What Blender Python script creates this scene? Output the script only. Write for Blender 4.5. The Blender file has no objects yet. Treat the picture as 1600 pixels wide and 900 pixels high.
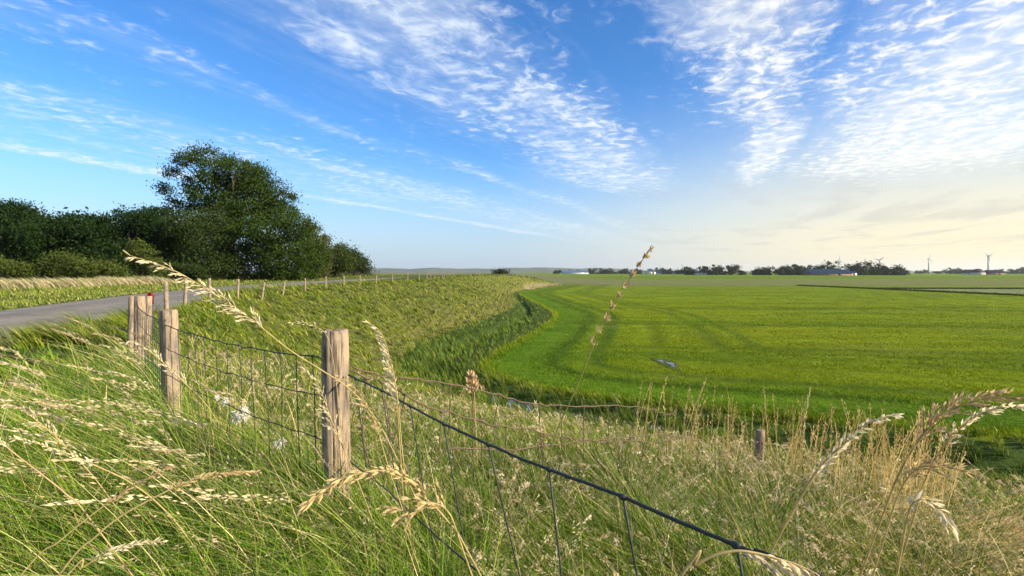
import bpy, math, numpy as np
from mathutils import Vector
rng = np.random.default_rng(7)
R = math.radians
H = 4.0            # camera height above the polder field
FPX = 800.0        # focal length in photograph pixels (1600 wide)
SUN_AZ, SUN_EL = 110.0, 25.0
scene = bpy.context.scene
COL = scene.collection

# ------------------------------------------------------------------ helpers
def at(px, py, Y):
    return ((px - 800) / FPX * Y, Y, H - (py - 425) / FPX * Y)

def link(o, parent=None):
    COL.objects.link(o)
    if parent is not None:
        o.parent = parent
    return o

def tag(o, label=None, cat=None, group=None, kind=None):
    if label: o['label'] = label
    if cat: o['category'] = cat
    if group: o['group'] = group
    if kind: o['kind'] = kind
    return o

def empty(name, loc):
    o = bpy.data.objects.new(name, None)
    o.location = loc
    o.empty_display_size = 0.1
    return link(o)

def np_mesh(name, V, tris=None, quads=None, mat=None, col=None, parent=None, smooth=False, extra=None):
    """one mesh object from numpy arrays; col = per-vertex rgb"""
    me = bpy.data.meshes.new(name)
    V = np.asarray(V, dtype=np.float32).reshape(-1, 3)
    me.vertices.add(len(V)); me.vertices.foreach_set('co', V.ravel())
    li, ls, k = [], [], 0
    if quads is not None and len(quads):
        q = np.asarray(quads, dtype=np.int32).reshape(-1, 4)
        li.append(q.ravel()); ls.append(np.arange(len(q)) * 4); k = len(q) * 4
    if tris is not None and len(tris):
        t = np.asarray(tris, dtype=np.int32).reshape(-1, 3)
        li.append(t.ravel()); ls.append(k + np.arange(len(t)) * 3)
    li = np.concatenate(li).astype(np.int32); ls = np.concatenate(ls).astype(np.int32)
    me.loops.add(len(li)); me.loops.foreach_set('vertex_index', li)
    me.polygons.add(len(ls)); me.polygons.foreach_set('loop_start', ls)
    if smooth:
        me.polygons.foreach_set('use_smooth', np.ones(len(ls), dtype=bool))
    me.update(calc_edges=True)
    if col is not None:
        a = me.attributes.new('col', 'FLOAT_COLOR', 'POINT')
        c = np.ones((len(V), 4), dtype=np.float32); c[:, :3] = np.clip(col, 0, 1)
        a.data.foreach_set('color', c.ravel())
    if extra:
        for kx, vx in extra.items():
            a = me.attributes.new(kx, 'FLOAT', 'POINT')
            a.data.foreach_set('value', np.asarray(vx, dtype=np.float32))
    if mat: me.materials.append(mat)
    o = bpy.data.objects.new(name, me)
    return link(o, parent)

class MB:
    """collects boxes, tubes and grids into one mesh"""
    def __init__(s): s.v, s.q, s.t = [], [], []
    def n(s): return len(s.v)
    def box(s, c, d, rz=0.0, taper=1.0):
        b = s.n(); cz, sz = math.cos(rz), math.sin(rz)
        for k, z in ((0, -1), (1, 1)):
            f = taper if k else 1.0
            for x, y in ((-1, -1), (1, -1), (1, 1), (-1, 1)):
                X, Y = x * d[0] / 2 * f, y * d[1] / 2 * f
                s.v.append((c[0] + X * cz - Y * sz, c[1] + X * sz + Y * cz, c[2] + z * d[2] / 2))
        s.q += [(b+3, b+2, b+1, b), (b+4, b+5, b+6, b+7)] + [(b+i, b+(i+1) % 4, b+4+(i+1) % 4, b+4+i) for i in range(4)]
    def prism(s, prof, y0, y1, c=(0, 0, 0), rz=0.0):
        b = s.n(); m = len(prof); cz, sz = math.cos(rz), math.sin(rz)
        for y in (y0, y1):
            for (x, z) in prof:
                s.v.append((c[0] + x * cz - y * sz, c[1] + x * sz + y * cz, c[2] + z))
        for i in range(m):
            j = (i + 1) % m
            s.q.append((b+i, b+j, b+m+j, b+m+i))
        for off in (0, m):
            for i in range(1, m - 1):
                s.t.append((b+off, b+off+i, b+off+i+1))
    def tube(s, pts, r, n=6, cap=True):
        pts = [Vector(p) for p in pts]; m = len(pts)
        rr = r if hasattr(r, '__len__') else [r] * m
        b = s.n(); up = Vector((0.31, 0.17, 0.93))
        for i, p in enumerate(pts):
            d = (pts[min(i+1, m-1)] - pts[max(i-1, 0)])
            d = d.normalized() if d.length > 1e-9 else Vector((0, 0, 1))
            a = d.cross(up)
            if a.length < 0.05: a = d.cross(Vector((1, 0.2, 0)))
            a.normalize(); c = d.cross(a)
            for k in range(n):
                t = 2 * math.pi * k / n
                s.v.append(tuple(p + (a * math.cos(t) + c * math.sin(t)) * rr[i]))
        for i in range(m - 1):
            for k in range(n):
                s.q.append((b+i*n+k, b+i*n+(k+1) % n, b+(i+1)*n+(k+1) % n, b+(i+1)*n+k))
        if cap:
            for i, rev in ((0, True), (m-1, False)):
                c0 = s.n(); s.v.append(tuple(pts[i]))
                for k in range(n):
                    e = (b+i*n+k, b+i*n+(k+1) % n, c0)
                    s.t.append(e[::-1] if rev else e)
    def spindle(s, p, d, L, r, n=4):
        """a grain-shaped spikelet"""
        p, d = Vector(p), Vector(d).normalized()
        ref = Vector((math.sin(p.x*9e3 + p.z*7e3), math.sin(p.y*8e3 + 1.3), math.sin(p.z*6e3 + 2.1)))
        a = d.cross(ref)
        if a.length < .05: a = d.cross(Vector((1, 0, 0)))
        a.normalize(); c = d.cross(a); b = s.n()
        for q in (p, p + d*L*.38 + a*r, p + d*L*.45 + c*r*.8, p + d*L*.38 - a*r, p + d*L*.75 + a*r*.5, p + d*L*.75 - a*r*.5, p + d*L):
            s.v.append(tuple(q))
        s.t += [(b, b+1, b+2), (b, b+2, b+3), (b+4, b+6, b+2), (b+2, b+6, b+5), (b+1, b+4, b+2), (b+2, b+5, b+3)]
    def build(s, name, mat, parent=None, smooth=False, loc=None, col=None):
        V = np.array(s.v, dtype=np.float64)
        if loc is not None: V = V - np.array(loc)
        o = np_mesh(name, V, s.t, s.q, mat, parent=parent, smooth=smooth, col=col)
        if loc is not None and parent is None: o.location = loc
        return o

def smoothstep(a, b, x):
    t = np.clip((x - a) / (b - a), 0, 1); return t * t * (3 - 2 * t)

def vnoise(x, y, seed=0):
    """value noise in 0..1, vectorised"""
    x = np.asarray(x, float); y = np.asarray(y, float)
    xi, yi = np.floor(x), np.floor(y); fx, fy = x - xi, y - yi
    fx = fx * fx * (3 - 2 * fx); fy = fy * fy * (3 - 2 * fy)
    def h(a, b):
        v = np.sin(a * 127.1 + b * 311.7 + seed * 74.7) * 43758.5453
        return v - np.floor(v)
    return (h(xi, yi) * (1-fx) + h(xi+1, yi) * fx) * (1-fy) + (h(xi, yi+1) * (1-fx) + h(xi+1, yi+1) * fx) * fy

def fbm(x, y, seed=0, o=3):
    a, s, t = 0.5, 0, 0
    for k in range(o):
        s = s + a * vnoise(x * 2**k, y * 2**k, seed + k); t += a; a *= .5
    return s / t

# ------------------------------------------------------------------ lay of the land (plan lines, all run from behind the camera to the far end)
CROWN = [(34, -40, 2.55), (10, -11.5, 2.55), (1.2, -.4, 2.62), (-.74, 2.2, 2.70), (-2.4, 3.6, 2.70), (-4.4, 6, 2.62), (-6.4, 9, 2.54), (-9.1, 13.5, 2.45), (-10.8, 17, 2.42),
         (-12.1, 20.5, 2.40), (-12.8, 24, 2.42), (-13.2, 27, 2.45), (-13.7, 30.5, 2.5), (-14.1, 35, 2.56), (-14.2, 39, 2.65), (-13.9, 42, 2.72), (-13.7, 46, 2.76),
         (-13.3, 50, 2.8), (-12.6, 54, 2.8), (-12, 59, 2.8), (-11.5, 65, 2.85), (-11, 70, 2.86), (-10, 77, 2.95), (-8.5, 90, 3.25), (-6, 105, 3.42), (-2, 120, 3.4),
         (3, 135, 2.9), (7, 148, 2.3), (9, 160, 1.6), (5, 176, 1.0), (-12, 197, .6), (-60, 235, .4), (-160, 270, .3)]
FOOT = [(60, -30), (40, -10), (25, 1), (17, 6.3), (12, 9.0), (8, 10.6), (5, 11.6), (3, 12.5), (.5, 14), (-2, 16.5), (-4.4, 20), (-5.5, 24), (-5.2, 28), (-4.2, 33.7), (-2.7, 41), (-1.2, 49),
        (.2, 60), (.4, 71), (-.3, 85), (.2, 98), (4.4, 118), (10, 139), (16, 160), (14, 182), (-5, 212), (-55, 255), (-160, 300)]
EDGE = [(66, -24), (44, -4), (26, 6), (17.5, 10.2), (12.4, 12.4), (6.5, 14.4), (3.4, 15.6), (1, 17.2), (-1, 19.8), (-1.5, 22), (-.7, 26.7), (1.8, 35.5), (3.3, 43), (4, 50), (3.4, 60),
        (2.2, 75), (1.4, 88), (1.2, 98), (5, 117), (10.8, 138), (17, 160), (15, 184), (-5, 215), (-55, 260), (-160, 305)]
DITCH = [((a[0] + b[0]) / 2 , (a[1] + b[1]) / 2) for a, b in zip(FOOT[:4], EDGE[:4])] + [(12.3, 10.9), (7.4, 12.5), (4.4, 13.6), (1.4, 15.4), (-1, 17.6), (-2.9, 20.8), (-3.6, 23.6), (-3.1, 27.5), (-1.4, 34.6), (.4, 42.5), (1.4, 50), (1.7, 60), (1.2, 74), (.8, 90)]
ROAD_NEAR = [(-2, -40), (-4.0, -6), (-6.1, 2), (-8.0, 8), (-9.8, 14.0), (-12.2, 20), (-14.5, 26), (-16.4, 32), (-18.7, 42), (-20.3, 55), (-21, 70), (-20.6, 85), (-19, 105), (-14, 130), (-7, 150)]
RW = 5.1
def offset(line, d):
    out = []
    for i, p in enumerate(line):
        a, b = line[max(i-1, 0)], line[min(i+1, len(line)-1)]
        dx, dy = b[0]-a[0], b[1]-a[1]; l = math.hypot(dx, dy)
        out.append((p[0] - dy / l * d, p[1] + dx / l * d))
    return out
ROAD_MID = offset(ROAD_NEAR, RW / 2)

def pdist(x, y, poly):
    """distance to a polyline, signed + on its right side, and its third coordinate there"""
    best = np.full(x.shape, 1e18); sg = np.zeros(x.shape); val = np.zeros(x.shape)
    for a, b in zip(poly[:-1], poly[1:]):
        dx, dy = b[0]-a[0], b[1]-a[1]; l2 = dx*dx + dy*dy
        t = np.clip(((x-a[0])*dx + (y-a[1])*dy) / l2, 0, 1)
        d2 = (x-a[0]-t*dx)**2 + (y-a[1]-t*dy)**2
        m = d2 < best
        best = np.where(m, d2, best)
        sg = np.where(m, np.sign(-(dx*(y-a[1]) - dy*(x-a[0]))), sg)
        if len(a) > 2: val = np.where(m, a[2] + (b[2]-a[2])*t, val)
    return np.sqrt(best) * np.where(sg == 0, 1, sg), val

FAR_DRAIN = [(84, 150), (85, 128), (86, 86), (84, 60)]
def zones(x, y):
    dC, zc = pdist(x, y, CROWN); dF, _ = pdist(x, y, FOOT); dE, _ = pdist(x, y, EDGE); dR, _ = pdist(x, y, ROAD_MID)
    return dC, zc, dF, dE, dR

def height(x, y, zn=None, under=False):
    x = np.asarray(x, float); y = np.asarray(y, float)
    dC, zc, dF, dE, dR = zn if zn is not None else zones(x, y)
    u = np.clip(dC, 0, None) / (np.clip(dC, 0, None) + np.abs(dF) + 1e-6)
    u = np.where(dC <= 0, 0, np.where(dF >= 0, 1, u))
    s = .72 * u + .28 * u * u * (3 - 2*u)
    z = zc * (1 - s)
    g = smoothstep(.3, 2.8, -dC) * (1 - smoothstep(95, 150, y))
    z = np.where(dC < 0, zc + (np.maximum(2.8, zc - .1*(zc > 3)) - zc) * g, z)
    z = z + .13 * np.exp(-((dC + 2.6) / 1.5)**2) * (1 - smoothstep(9, 13, np.hypot(x, y))) * (y > -6) * smoothstep(1.2, 3.0, np.hypot(x, y))
    lump = (fbm(x*.55, y*.55, 3) - .5) * .22 + (fbm(x*1.9, y*1.9, 9, 2) - .5) * .08
    z = z + lump * smoothstep(.5, 2.5, np.abs(dR) - RW/2) * np.where(dE > 0, .35, 1) * (1 - smoothstep(60, 140, y) * .6)
    dD, _ = pdist(x, y, DITCH)
    wd = .6 + .35 * smoothstep(4, 8, x)
    z = z - (.42 + .65 * smoothstep(4, 8, x)) * np.exp(-(dD / wd)**2)
    r = 1 - smoothstep(RW/2 + .2, RW/2 + 2.2, np.abs(dR))
    r = r * (y < 150)
    z = z * (1 - r) + (2.8 - .03 * (np.abs(dR) < RW/2 - .02)) * r
    z = z - np.clip((np.hypot(x, y) - 600) / 8000, 0, 1) * 2.0
    return z
def gz(x, y): return float(height(np.array([x]), np.array([y]))[0])

# ------------------------------------------------------------------ materials
def mat(name):
    m = bpy.data.materials.new(name); m.use_nodes = True
    nt = m.node_tree; b = nt.nodes['Principled BSDF']
    return m, nt, b
def N(nt, kind, **kw):
    n = nt.nodes.new(kind)
    for k, v in kw.items():
        if k in n.inputs: n.inputs[k].default_value = v
        else: setattr(n, k, v)
    return n
def ramp(nt, stops, fac=None):
    r = nt.nodes.new('ShaderNodeValToRGB'); e = r.color_ramp.elements
    while len(e) > 1: e.remove(e[-1])
    e[0].position = stops[0][0]; e[0].color = (*stops[0][1], 1)
    for p, c in stops[1:]:
        k = e.new(p); k.color = (*c, 1)
    if fac is not None: nt.links.new(fac, r.inputs[0])
    return r

def leaf_material(name, transl=.35, rough=.55, noise=None, spec=.25):
    m, nt, b = mat(name)
    at_ = N(nt, 'ShaderNodeAttribute', attribute_name='col')
    c = at_.outputs['Color']
    if noise:
        tc = N(nt, 'ShaderNodeTexCoord'); n = N(nt, 'ShaderNodeTexNoise', Scale=noise, Detail=4.0)
        nt.links.new(tc.outputs['Object'], n.inputs['Vector'])
        r = ramp(nt, [(.3, (.7, .72, .7)), (.7, (1.3, 1.25, 1.2))], n.outputs['Fac'])
        mx = N(nt, 'ShaderNodeMix', data_type='RGBA', blend_type='MULTIPLY'); mx.inputs[0].default_value = 1
        nt.links.new(c, mx.inputs[6]); nt.links.new(r.outputs[0], mx.inputs[7]); c = mx.outputs[2]
    nt.links.new(c, b.inputs['Base Color']); b.inputs['Roughness'].default_value = rough
    b.inputs['Specular IOR Level'].default_value = spec
    if transl:
        t = N(nt, 'ShaderNodeBsdfTranslucent'); nt.links.new(c, t.inputs['Color'])
        ms = N(nt, 'ShaderNodeMixShader'); ms.inputs[0].default_value = transl
        nt.links.new(b.outputs[0], ms.inputs[1]); nt.links.new(t.outputs[0], ms.inputs[2])
        nt.links.new(ms.outputs[0], nt.nodes['Material Output'].inputs['Surface'])
    return m

def plain(name, color, rough=.7, metallic=0.0, noise=None, var=.25, bump=0.0, stretch=(1, 1, 1), spec=.3):
    m, nt, b = mat(name)
    b.inputs['Roughness'].default_value = rough; b.inputs['Metallic'].default_value = metallic
    b.inputs['Specular IOR Level'].default_value = spec
    if noise:
        tc = N(nt, 'ShaderNodeTexCoord'); mp = N(nt, 'ShaderNodeMapping'); mp.inputs['Scale'].default_value = stretch
        nt.links.new(tc.outputs['Object'], mp.inputs[0])
        n = N(nt, 'ShaderNodeTexNoise', Scale=noise, Detail=6.0, Roughness=.65); nt.links.new(mp.outputs[0], n.inputs['Vector'])
        lo = tuple(c * (1 - var) for c in color); hi = tuple(c * (1 + var) for c in color)
        r = ramp(nt, [(.3, lo), (.7, hi)], n.outputs['Fac']); nt.links.new(r.outputs[0], b.inputs['Base Color'])
        if bump:
            bp = N(nt, 'ShaderNodeBump', Strength=bump, Distance=.01); nt.links.new(n.outputs['Fac'], bp.inputs['Height'])
            nt.links.new(bp.outputs[0], b.inputs['Normal'])
    else:
        b.inputs['Base Color'].default_value = (*color, 1)
    return m

def post_material():
    m, nt, b = mat('weathered_wood')
    tc = N(nt, 'ShaderNodeTexCoord'); mp = N(nt, 'ShaderNodeMapping'); mp.inputs['Scale'].default_value = (1, 1, .07)
    nt.links.new(tc.outputs['Object'], mp.inputs[0])
    g = N(nt, 'ShaderNodeTexNoise', Scale=70.0, Detail=8.0, Roughness=.7); nt.links.new(mp.outputs[0], g.inputs['Vector'])
    big = N(nt, 'ShaderNodeTexNoise', Scale=9.0, Detail=4.0); nt.links.new(tc.outputs['Object'], big.inputs['Vector'])
    r1 = ramp(nt, [(.30, (.035, .026, .02)), (.40, (.15, .11, .08)), (.50, (.34, .275, .21)), (.60, (.26, .205, .155)), (.72, (.56, .49, .41))], g.outputs['Fac'])
    r2 = ramp(nt, [(.3, (.55, .57, .60)), (.62, (1.15, 1.08, .98))], big.outputs['Fac'])
    mx = N(nt, 'ShaderNodeMix', data_type='RGBA', blend_type='MULTIPLY'); mx.inputs[0].default_value = 1
    nt.links.new(r1.outputs[0], mx.inputs[6]); nt.links.new(r2.outputs[0], mx.inputs[7])
    nt.links.new(mx.outputs[2], b.inputs['Base Color'])
    bp = N(nt, 'ShaderNodeBump', Strength=.9, Distance=.006); nt.links.new(g.outputs['Fac'], bp.inputs['Height']); nt.links.new(bp.outputs[0], b.inputs['Normal'])
    b.inputs['Roughness'].default_value = .85; b.inputs['Specular IOR Level'].default_value = .15
    return m

M = {}
M['grass'] = leaf_material('grass_blades', .30, .55, spec=.15)
M['straw'] = leaf_material('dry_straw', .45, .6, spec=.15)
M['leaf'] = leaf_material('tree_leaves', .25, .6, spec=.1)
M['wood'] = post_material()
M['wire'] = plain('coated_wire', (.045, .052, .046), .6, .3, noise=160, var=.4)
M['rust'] = plain('rusty_wire', (.13, .09, .065), .8, .3, noise=120, var=.5)
M['bark'] = plain('bark', (.11, .08, .055), .9, noise=6, var=.45, bump=.5, stretch=(1, 1, .3))
M['red'] = plain('red_plastic', (.38, .012, .03), .4, noise=30, var=.15)
M['stake'] = plain('dark_stake', (.06, .055, .05), .7, noise=40)
M['wool'] = plain('sheep_wool', (.72, .70, .66), .95, noise=90, var=.2, bump=.6)
M['silhouette_steel'] = plain('silhouette_grey_steel', (.40, .41, .42), .5, noise=.2, var=.05)  # white turbine steel greyed in colour to read as backlit silhouettes
M['brick'] = plain('brick_wall', (.26, .16, .12), .85, noise=2, var=.2)
M['pale_wall'] = plain('pale_wall', (.62, .60, .56), .8, noise=1, var=.08)
M['tile_roof'] = plain('tile_roof', (.16, .10, .085), .8, noise=1.5, var=.2)
M['sheet_roof'] = plain('sheet_roof', (.13, .15, .18), .5, noise=.7, var=.15)
M['dark_opening'] = plain('dark_opening', (.03, .035, .04), .3, noise=1, var=.2)
M['glasshouse'] = plain('greenhouse_panes', (.45, .52, .55), .25, noise=.5, var=.12, spec=.6)
M['hill'] = plain('dune_vegetation', (.085, .10, .06), .95, noise=.006, var=.45)

# straw for the single stalks
def straw(name, c):
    m = plain(name, c, .55, noise=55, var=.28, spec=.3); nt = m.node_tree; b = nt.nodes['Principled BSDF']
    t = N(nt, 'ShaderNodeBsdfTranslucent'); nt.links.new(b.inputs['Base Color'].links[0].from_socket, t.inputs['Color'])
    ms = N(nt, 'ShaderNodeMixShader'); ms.inputs[0].default_value = .45
    nt.links.new(b.outputs[0], ms.inputs[1]); nt.links.new(t.outputs[0], ms.inputs[2]); nt.links.new(ms.outputs[0], nt.nodes['Material Output'].inputs['Surface'])
    return m
M['gold'] = straw('golden_seed_head', (.68, .51, .25)); M['pale'] = straw('pale_seed_head', (.82, .70, .47)); M['brown'] = straw('brown_seed_head', (.62, .45, .25))
M['stem_straw'] = straw('straw_stem', (.56, .45, .20)); M['stem_green'] = straw('green_stem', (.34, .34, .10))

# ---- ground
def ground_material():
    m, nt, b = mat('ground_cover')
    a = N(nt, 'ShaderNodeAttribute', attribute_name='col'); tc = N(nt, 'ShaderNodeTexCoord')
    n1 = N(nt, 'ShaderNodeTexNoise', Scale=1.6, Detail=8.0, Roughness=.7); nt.links.new(tc.outputs['Object'], n1.inputs['Vector'])
    mp = N(nt, 'ShaderNodeMapping'); mp.inputs['Scale'].default_value = (.10, .35, 1); mp.inputs['Rotation'].default_value = (0, 0, R(-4))
    nt.links.new(tc.outputs['Object'], mp.inputs[0])
    n2 = N(nt, 'ShaderNodeTexNoise', Scale=1.0, Detail=7.0, Roughness=.65); nt.links.new(mp.outputs[0], n2.inputs['Vector'])
    r1 = ramp(nt, [(.3, (.62, .64, .6)), (.7, (1.35, 1.3, 1.25))], n1.outputs['Fac'])
    r2 = ramp(nt, [(.32, (.72, .76, .7)), (.68, (1.22, 1.2, 1.15))], n2.outputs['Fac'])
    x1 = N(nt, 'ShaderNodeMix', data_type='RGBA', blend_type='MULTIPLY'); x1.inputs[0].default_value = 1
    x2 = N(nt, 'ShaderNodeMix', data_type='RGBA', blend_type='MULTIPLY'); x2.inputs[0].default_value = 1
    nt.links.new(a.outputs['Color'], x1.inputs[6]); nt.links.new(r1.outputs[0], x1.inputs[7])
    nt.links.new(x1.outputs[2], x2.inputs[6]); nt.links.new(r2.outputs[0], x2.inputs[7])
    nt.links.new(x2.outputs[2], b.inputs['Base Color'])
    n3 = N(nt, 'ShaderNodeTexNoise', Scale=5.0, Detail=8.0, Roughness=.75); nt.links.new(tc.outputs['Object'], n3.inputs['Vector'])
    bp = N(nt, 'ShaderNodeBump', Strength=.8, Distance=.12); nt.links.new(n3.outputs['Fac'], bp.inputs['Height']); nt.links.new(bp.outputs[0], b.inputs['Normal'])
    b.inputs['Roughness'].default_value = .95; b.inputs['Specular IOR Level'].default_value = .05
    return m
M['ground'] = ground_material()

# colours of the swards (linear base colours)
FIELD_A, FIELD_B = np.array((.115, .178, .004)), np.array((.205, .245, .006))
def field_colour(x, y, dE):
    """crop colour of the polder: mowing rows round the edge, straight rows beyond, strips in the distance"""
    dd = np.clip(dE, 0, None)
    k = (.5 + .6*(fbm(x*.05, y*.09, 21) - .5))[:, None]
    c = FIELD_A * (1 - k) + FIELD_B * k
    w = 1 - smoothstep(7, 17, dd)
    rows_e = .6*np.sin(dd * 2.1 + fbm(x*.1, y*.1, 5) * 1.2) + .5*np.sin(dd * 3.7)
    rows_s = -np.clip(np.cos((y + .07*x + (fbm(x*.04, y*.07, 8) - .5)*5) * 1.12), 0, 1)**5 * 3.0 * smoothstep(.35, .55, fbm(x*.05 + 9, y*.2, 18)) + .5*np.sin((y + .06*x)*2.4 + fbm(x*.05, y*.09, 8)*7)
    rows = rows_e * w + rows_s * (1 - w)
    amp = (.13 + .12 * w) * smoothstep(.36, .56, fbm(x*.10, y*.16, 31))
    c = c * (1 + amp * rows)[:, None]
    lush = (smoothstep(.3, .9, dd) * (1 - smoothstep(1.5, 6.5, dd)) * .75)[:, None]
    c = c * (1 - lush) + np.array((.075, .165, .008)) * lush
    tr = np.zeros(len(x))
    wob = (fbm(x*.08, y*.08, 90) - .5) * 1.6
    for dt_ in (3.4, 5.2, 11.0, 12.8):
        tr = np.maximum(tr, np.exp(-((dd + wob - dt_)/(.26 + .006*np.hypot(x, y)))**2) * (.8 if dt_ < 9 else .55))
    for k_ in (26.0, 27.8, 40.5, 42.3, 58.0, 59.8):
        tr = np.maximum(tr, np.exp(-((y + .10*x + wob - k_)/(.2 + .012*y))**2) * .6 * (x > 4))
    c = c * (1 - tr[:, None]*.9) + np.array((.042, .088, .006)) * tr[:, None]*.9
    dry = smoothstep(.58, .8, fbm(x*.16, y*.35, 44))[:, None] * .35
    c = c * (1 - dry) + np.array((.17, .20, .03)) * dry
    sm_ = (smoothstep(.60, .72, fbm(x*.10 + 3, y*.42, 77)) * .45)[:, None]
    c = c * (1 - sm_) + np.array((.060, .125, .006)) * sm_
    far = smoothstep(55, 110, y)[:, None]
    c = c * (1 - far*.25) + np.array((.13, .20, .02)) * far*.25
    strip = (smoothstep(140, 150, y) * (1 - smoothstep(255, 270, y)) * smoothstep(20, 34, x))[:, None] * .8
    c = c * (1 - strip) + np.array((.155, .165, .075)) * strip
    s2 = (smoothstep(300, 310, y) * (1 - smoothstep(470, 480, y)))[:, None] * .6
    c = c * (1 - s2) + np.array((.10, .165, .03)) * s2
    lf = (smoothstep(130, 200, y) * (1 - smoothstep(30, 60, x)))[:, None] * .85
    c = c * (1 - lf) + np.array((.17, .175, .09)) * lf
    s3 = (smoothstep(91, 93, x) * (y > 66) * (1 - smoothstep(118, 122, y)))[:, None] * .85
    c = c * (1 - s3) + np.array((.20, .22, .13)) * s3
    return c
def slope_mix(x, y, dC, dF):
    """0 green .. 1 straw on the dike slope"""
    u = np.clip(dC, 0, None) / (np.clip(dC, 0, None) + np.abs(dF) + 1e-6)
    return np.clip(.50 * fbm(x*.7, y*.45, 12) + .30 * fbm(x*.12, y*.1, 2) + .38 * smoothstep(.55, .95, u) - .08, 0, 1)

def build_ground():
    ang = np.concatenate([np.linspace(-180, -72, 60, endpoint=False), np.linspace(-72, 72, 560, endpoint=False), np.linspace(72, 180, 60, endpoint=False)])
    rad = np.concatenate([[.0], np.geomspace(.5, 9000, 360)])
    A, Rr = np.meshgrid(np.radians(ang), rad[1:], indexing='ij')
    x, y = (np.sin(A) * Rr).ravel(), (np.cos(A) * Rr).ravel()
    x = np.append(x, 0.0); y = np.append(y, 0.0)
    zn = zones(x, y); dC, zc, dF, dE, dR = zn
    z = height(x, y, zn)
    col = np.zeros((len(x), 3)); col[:] = (.075, .095, .028); nr_ = (dC > -8) & (np.hypot(x, y) < 14); col[nr_] = (.030, .036, .014)  # near ground coloured darker to deepen the shade in gaps between blades
    sm = slope_mix(x, y, dC, dF)[:, None]
    slope = (dC > 0) & (dF < 0)
    sc = np.array((.085, .112, .022)) * (1 - sm) + np.array((.21, .18, .07)) * sm
    col[slope] = sc[slope]; col[slope & (np.hypot(x, y) < 14)] = (.040, .042, .018)  # same painted shade under the near slope grass
    reed = (dF >= 0) & (dE < 0); col[reed] = (.045, .075, .018)
    fld = dE >= 0; col[fld] = field_colour(x[fld], y[fld], dE[fld]) * .9
    sand = slope & (y > 100) & (x > 3) & (np.abs(dF) < 2.2); col[sand] = (.24, .205, .11)
    na, nr = len(ang), len(rad) - 1
    i, j = np.meshgrid(np.arange(na), np.arange(nr - 1), indexing='ij'); i2 = (i + 1) % na
    q = np.stack([i*nr+j, i*nr+j+1, i2*nr+j+1, i2*nr+j], -1).reshape(-1, 4)
    c0 = na * nr; ii = np.arange(na)
    t = np.stack([np.full(na, c0), ii*nr, ((ii+1) % na)*nr], -1)
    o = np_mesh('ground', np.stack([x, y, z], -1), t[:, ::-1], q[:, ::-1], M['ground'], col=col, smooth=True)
    o.data.flip_normals()
    tag(o, kind='structure')
build_ground()

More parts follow.
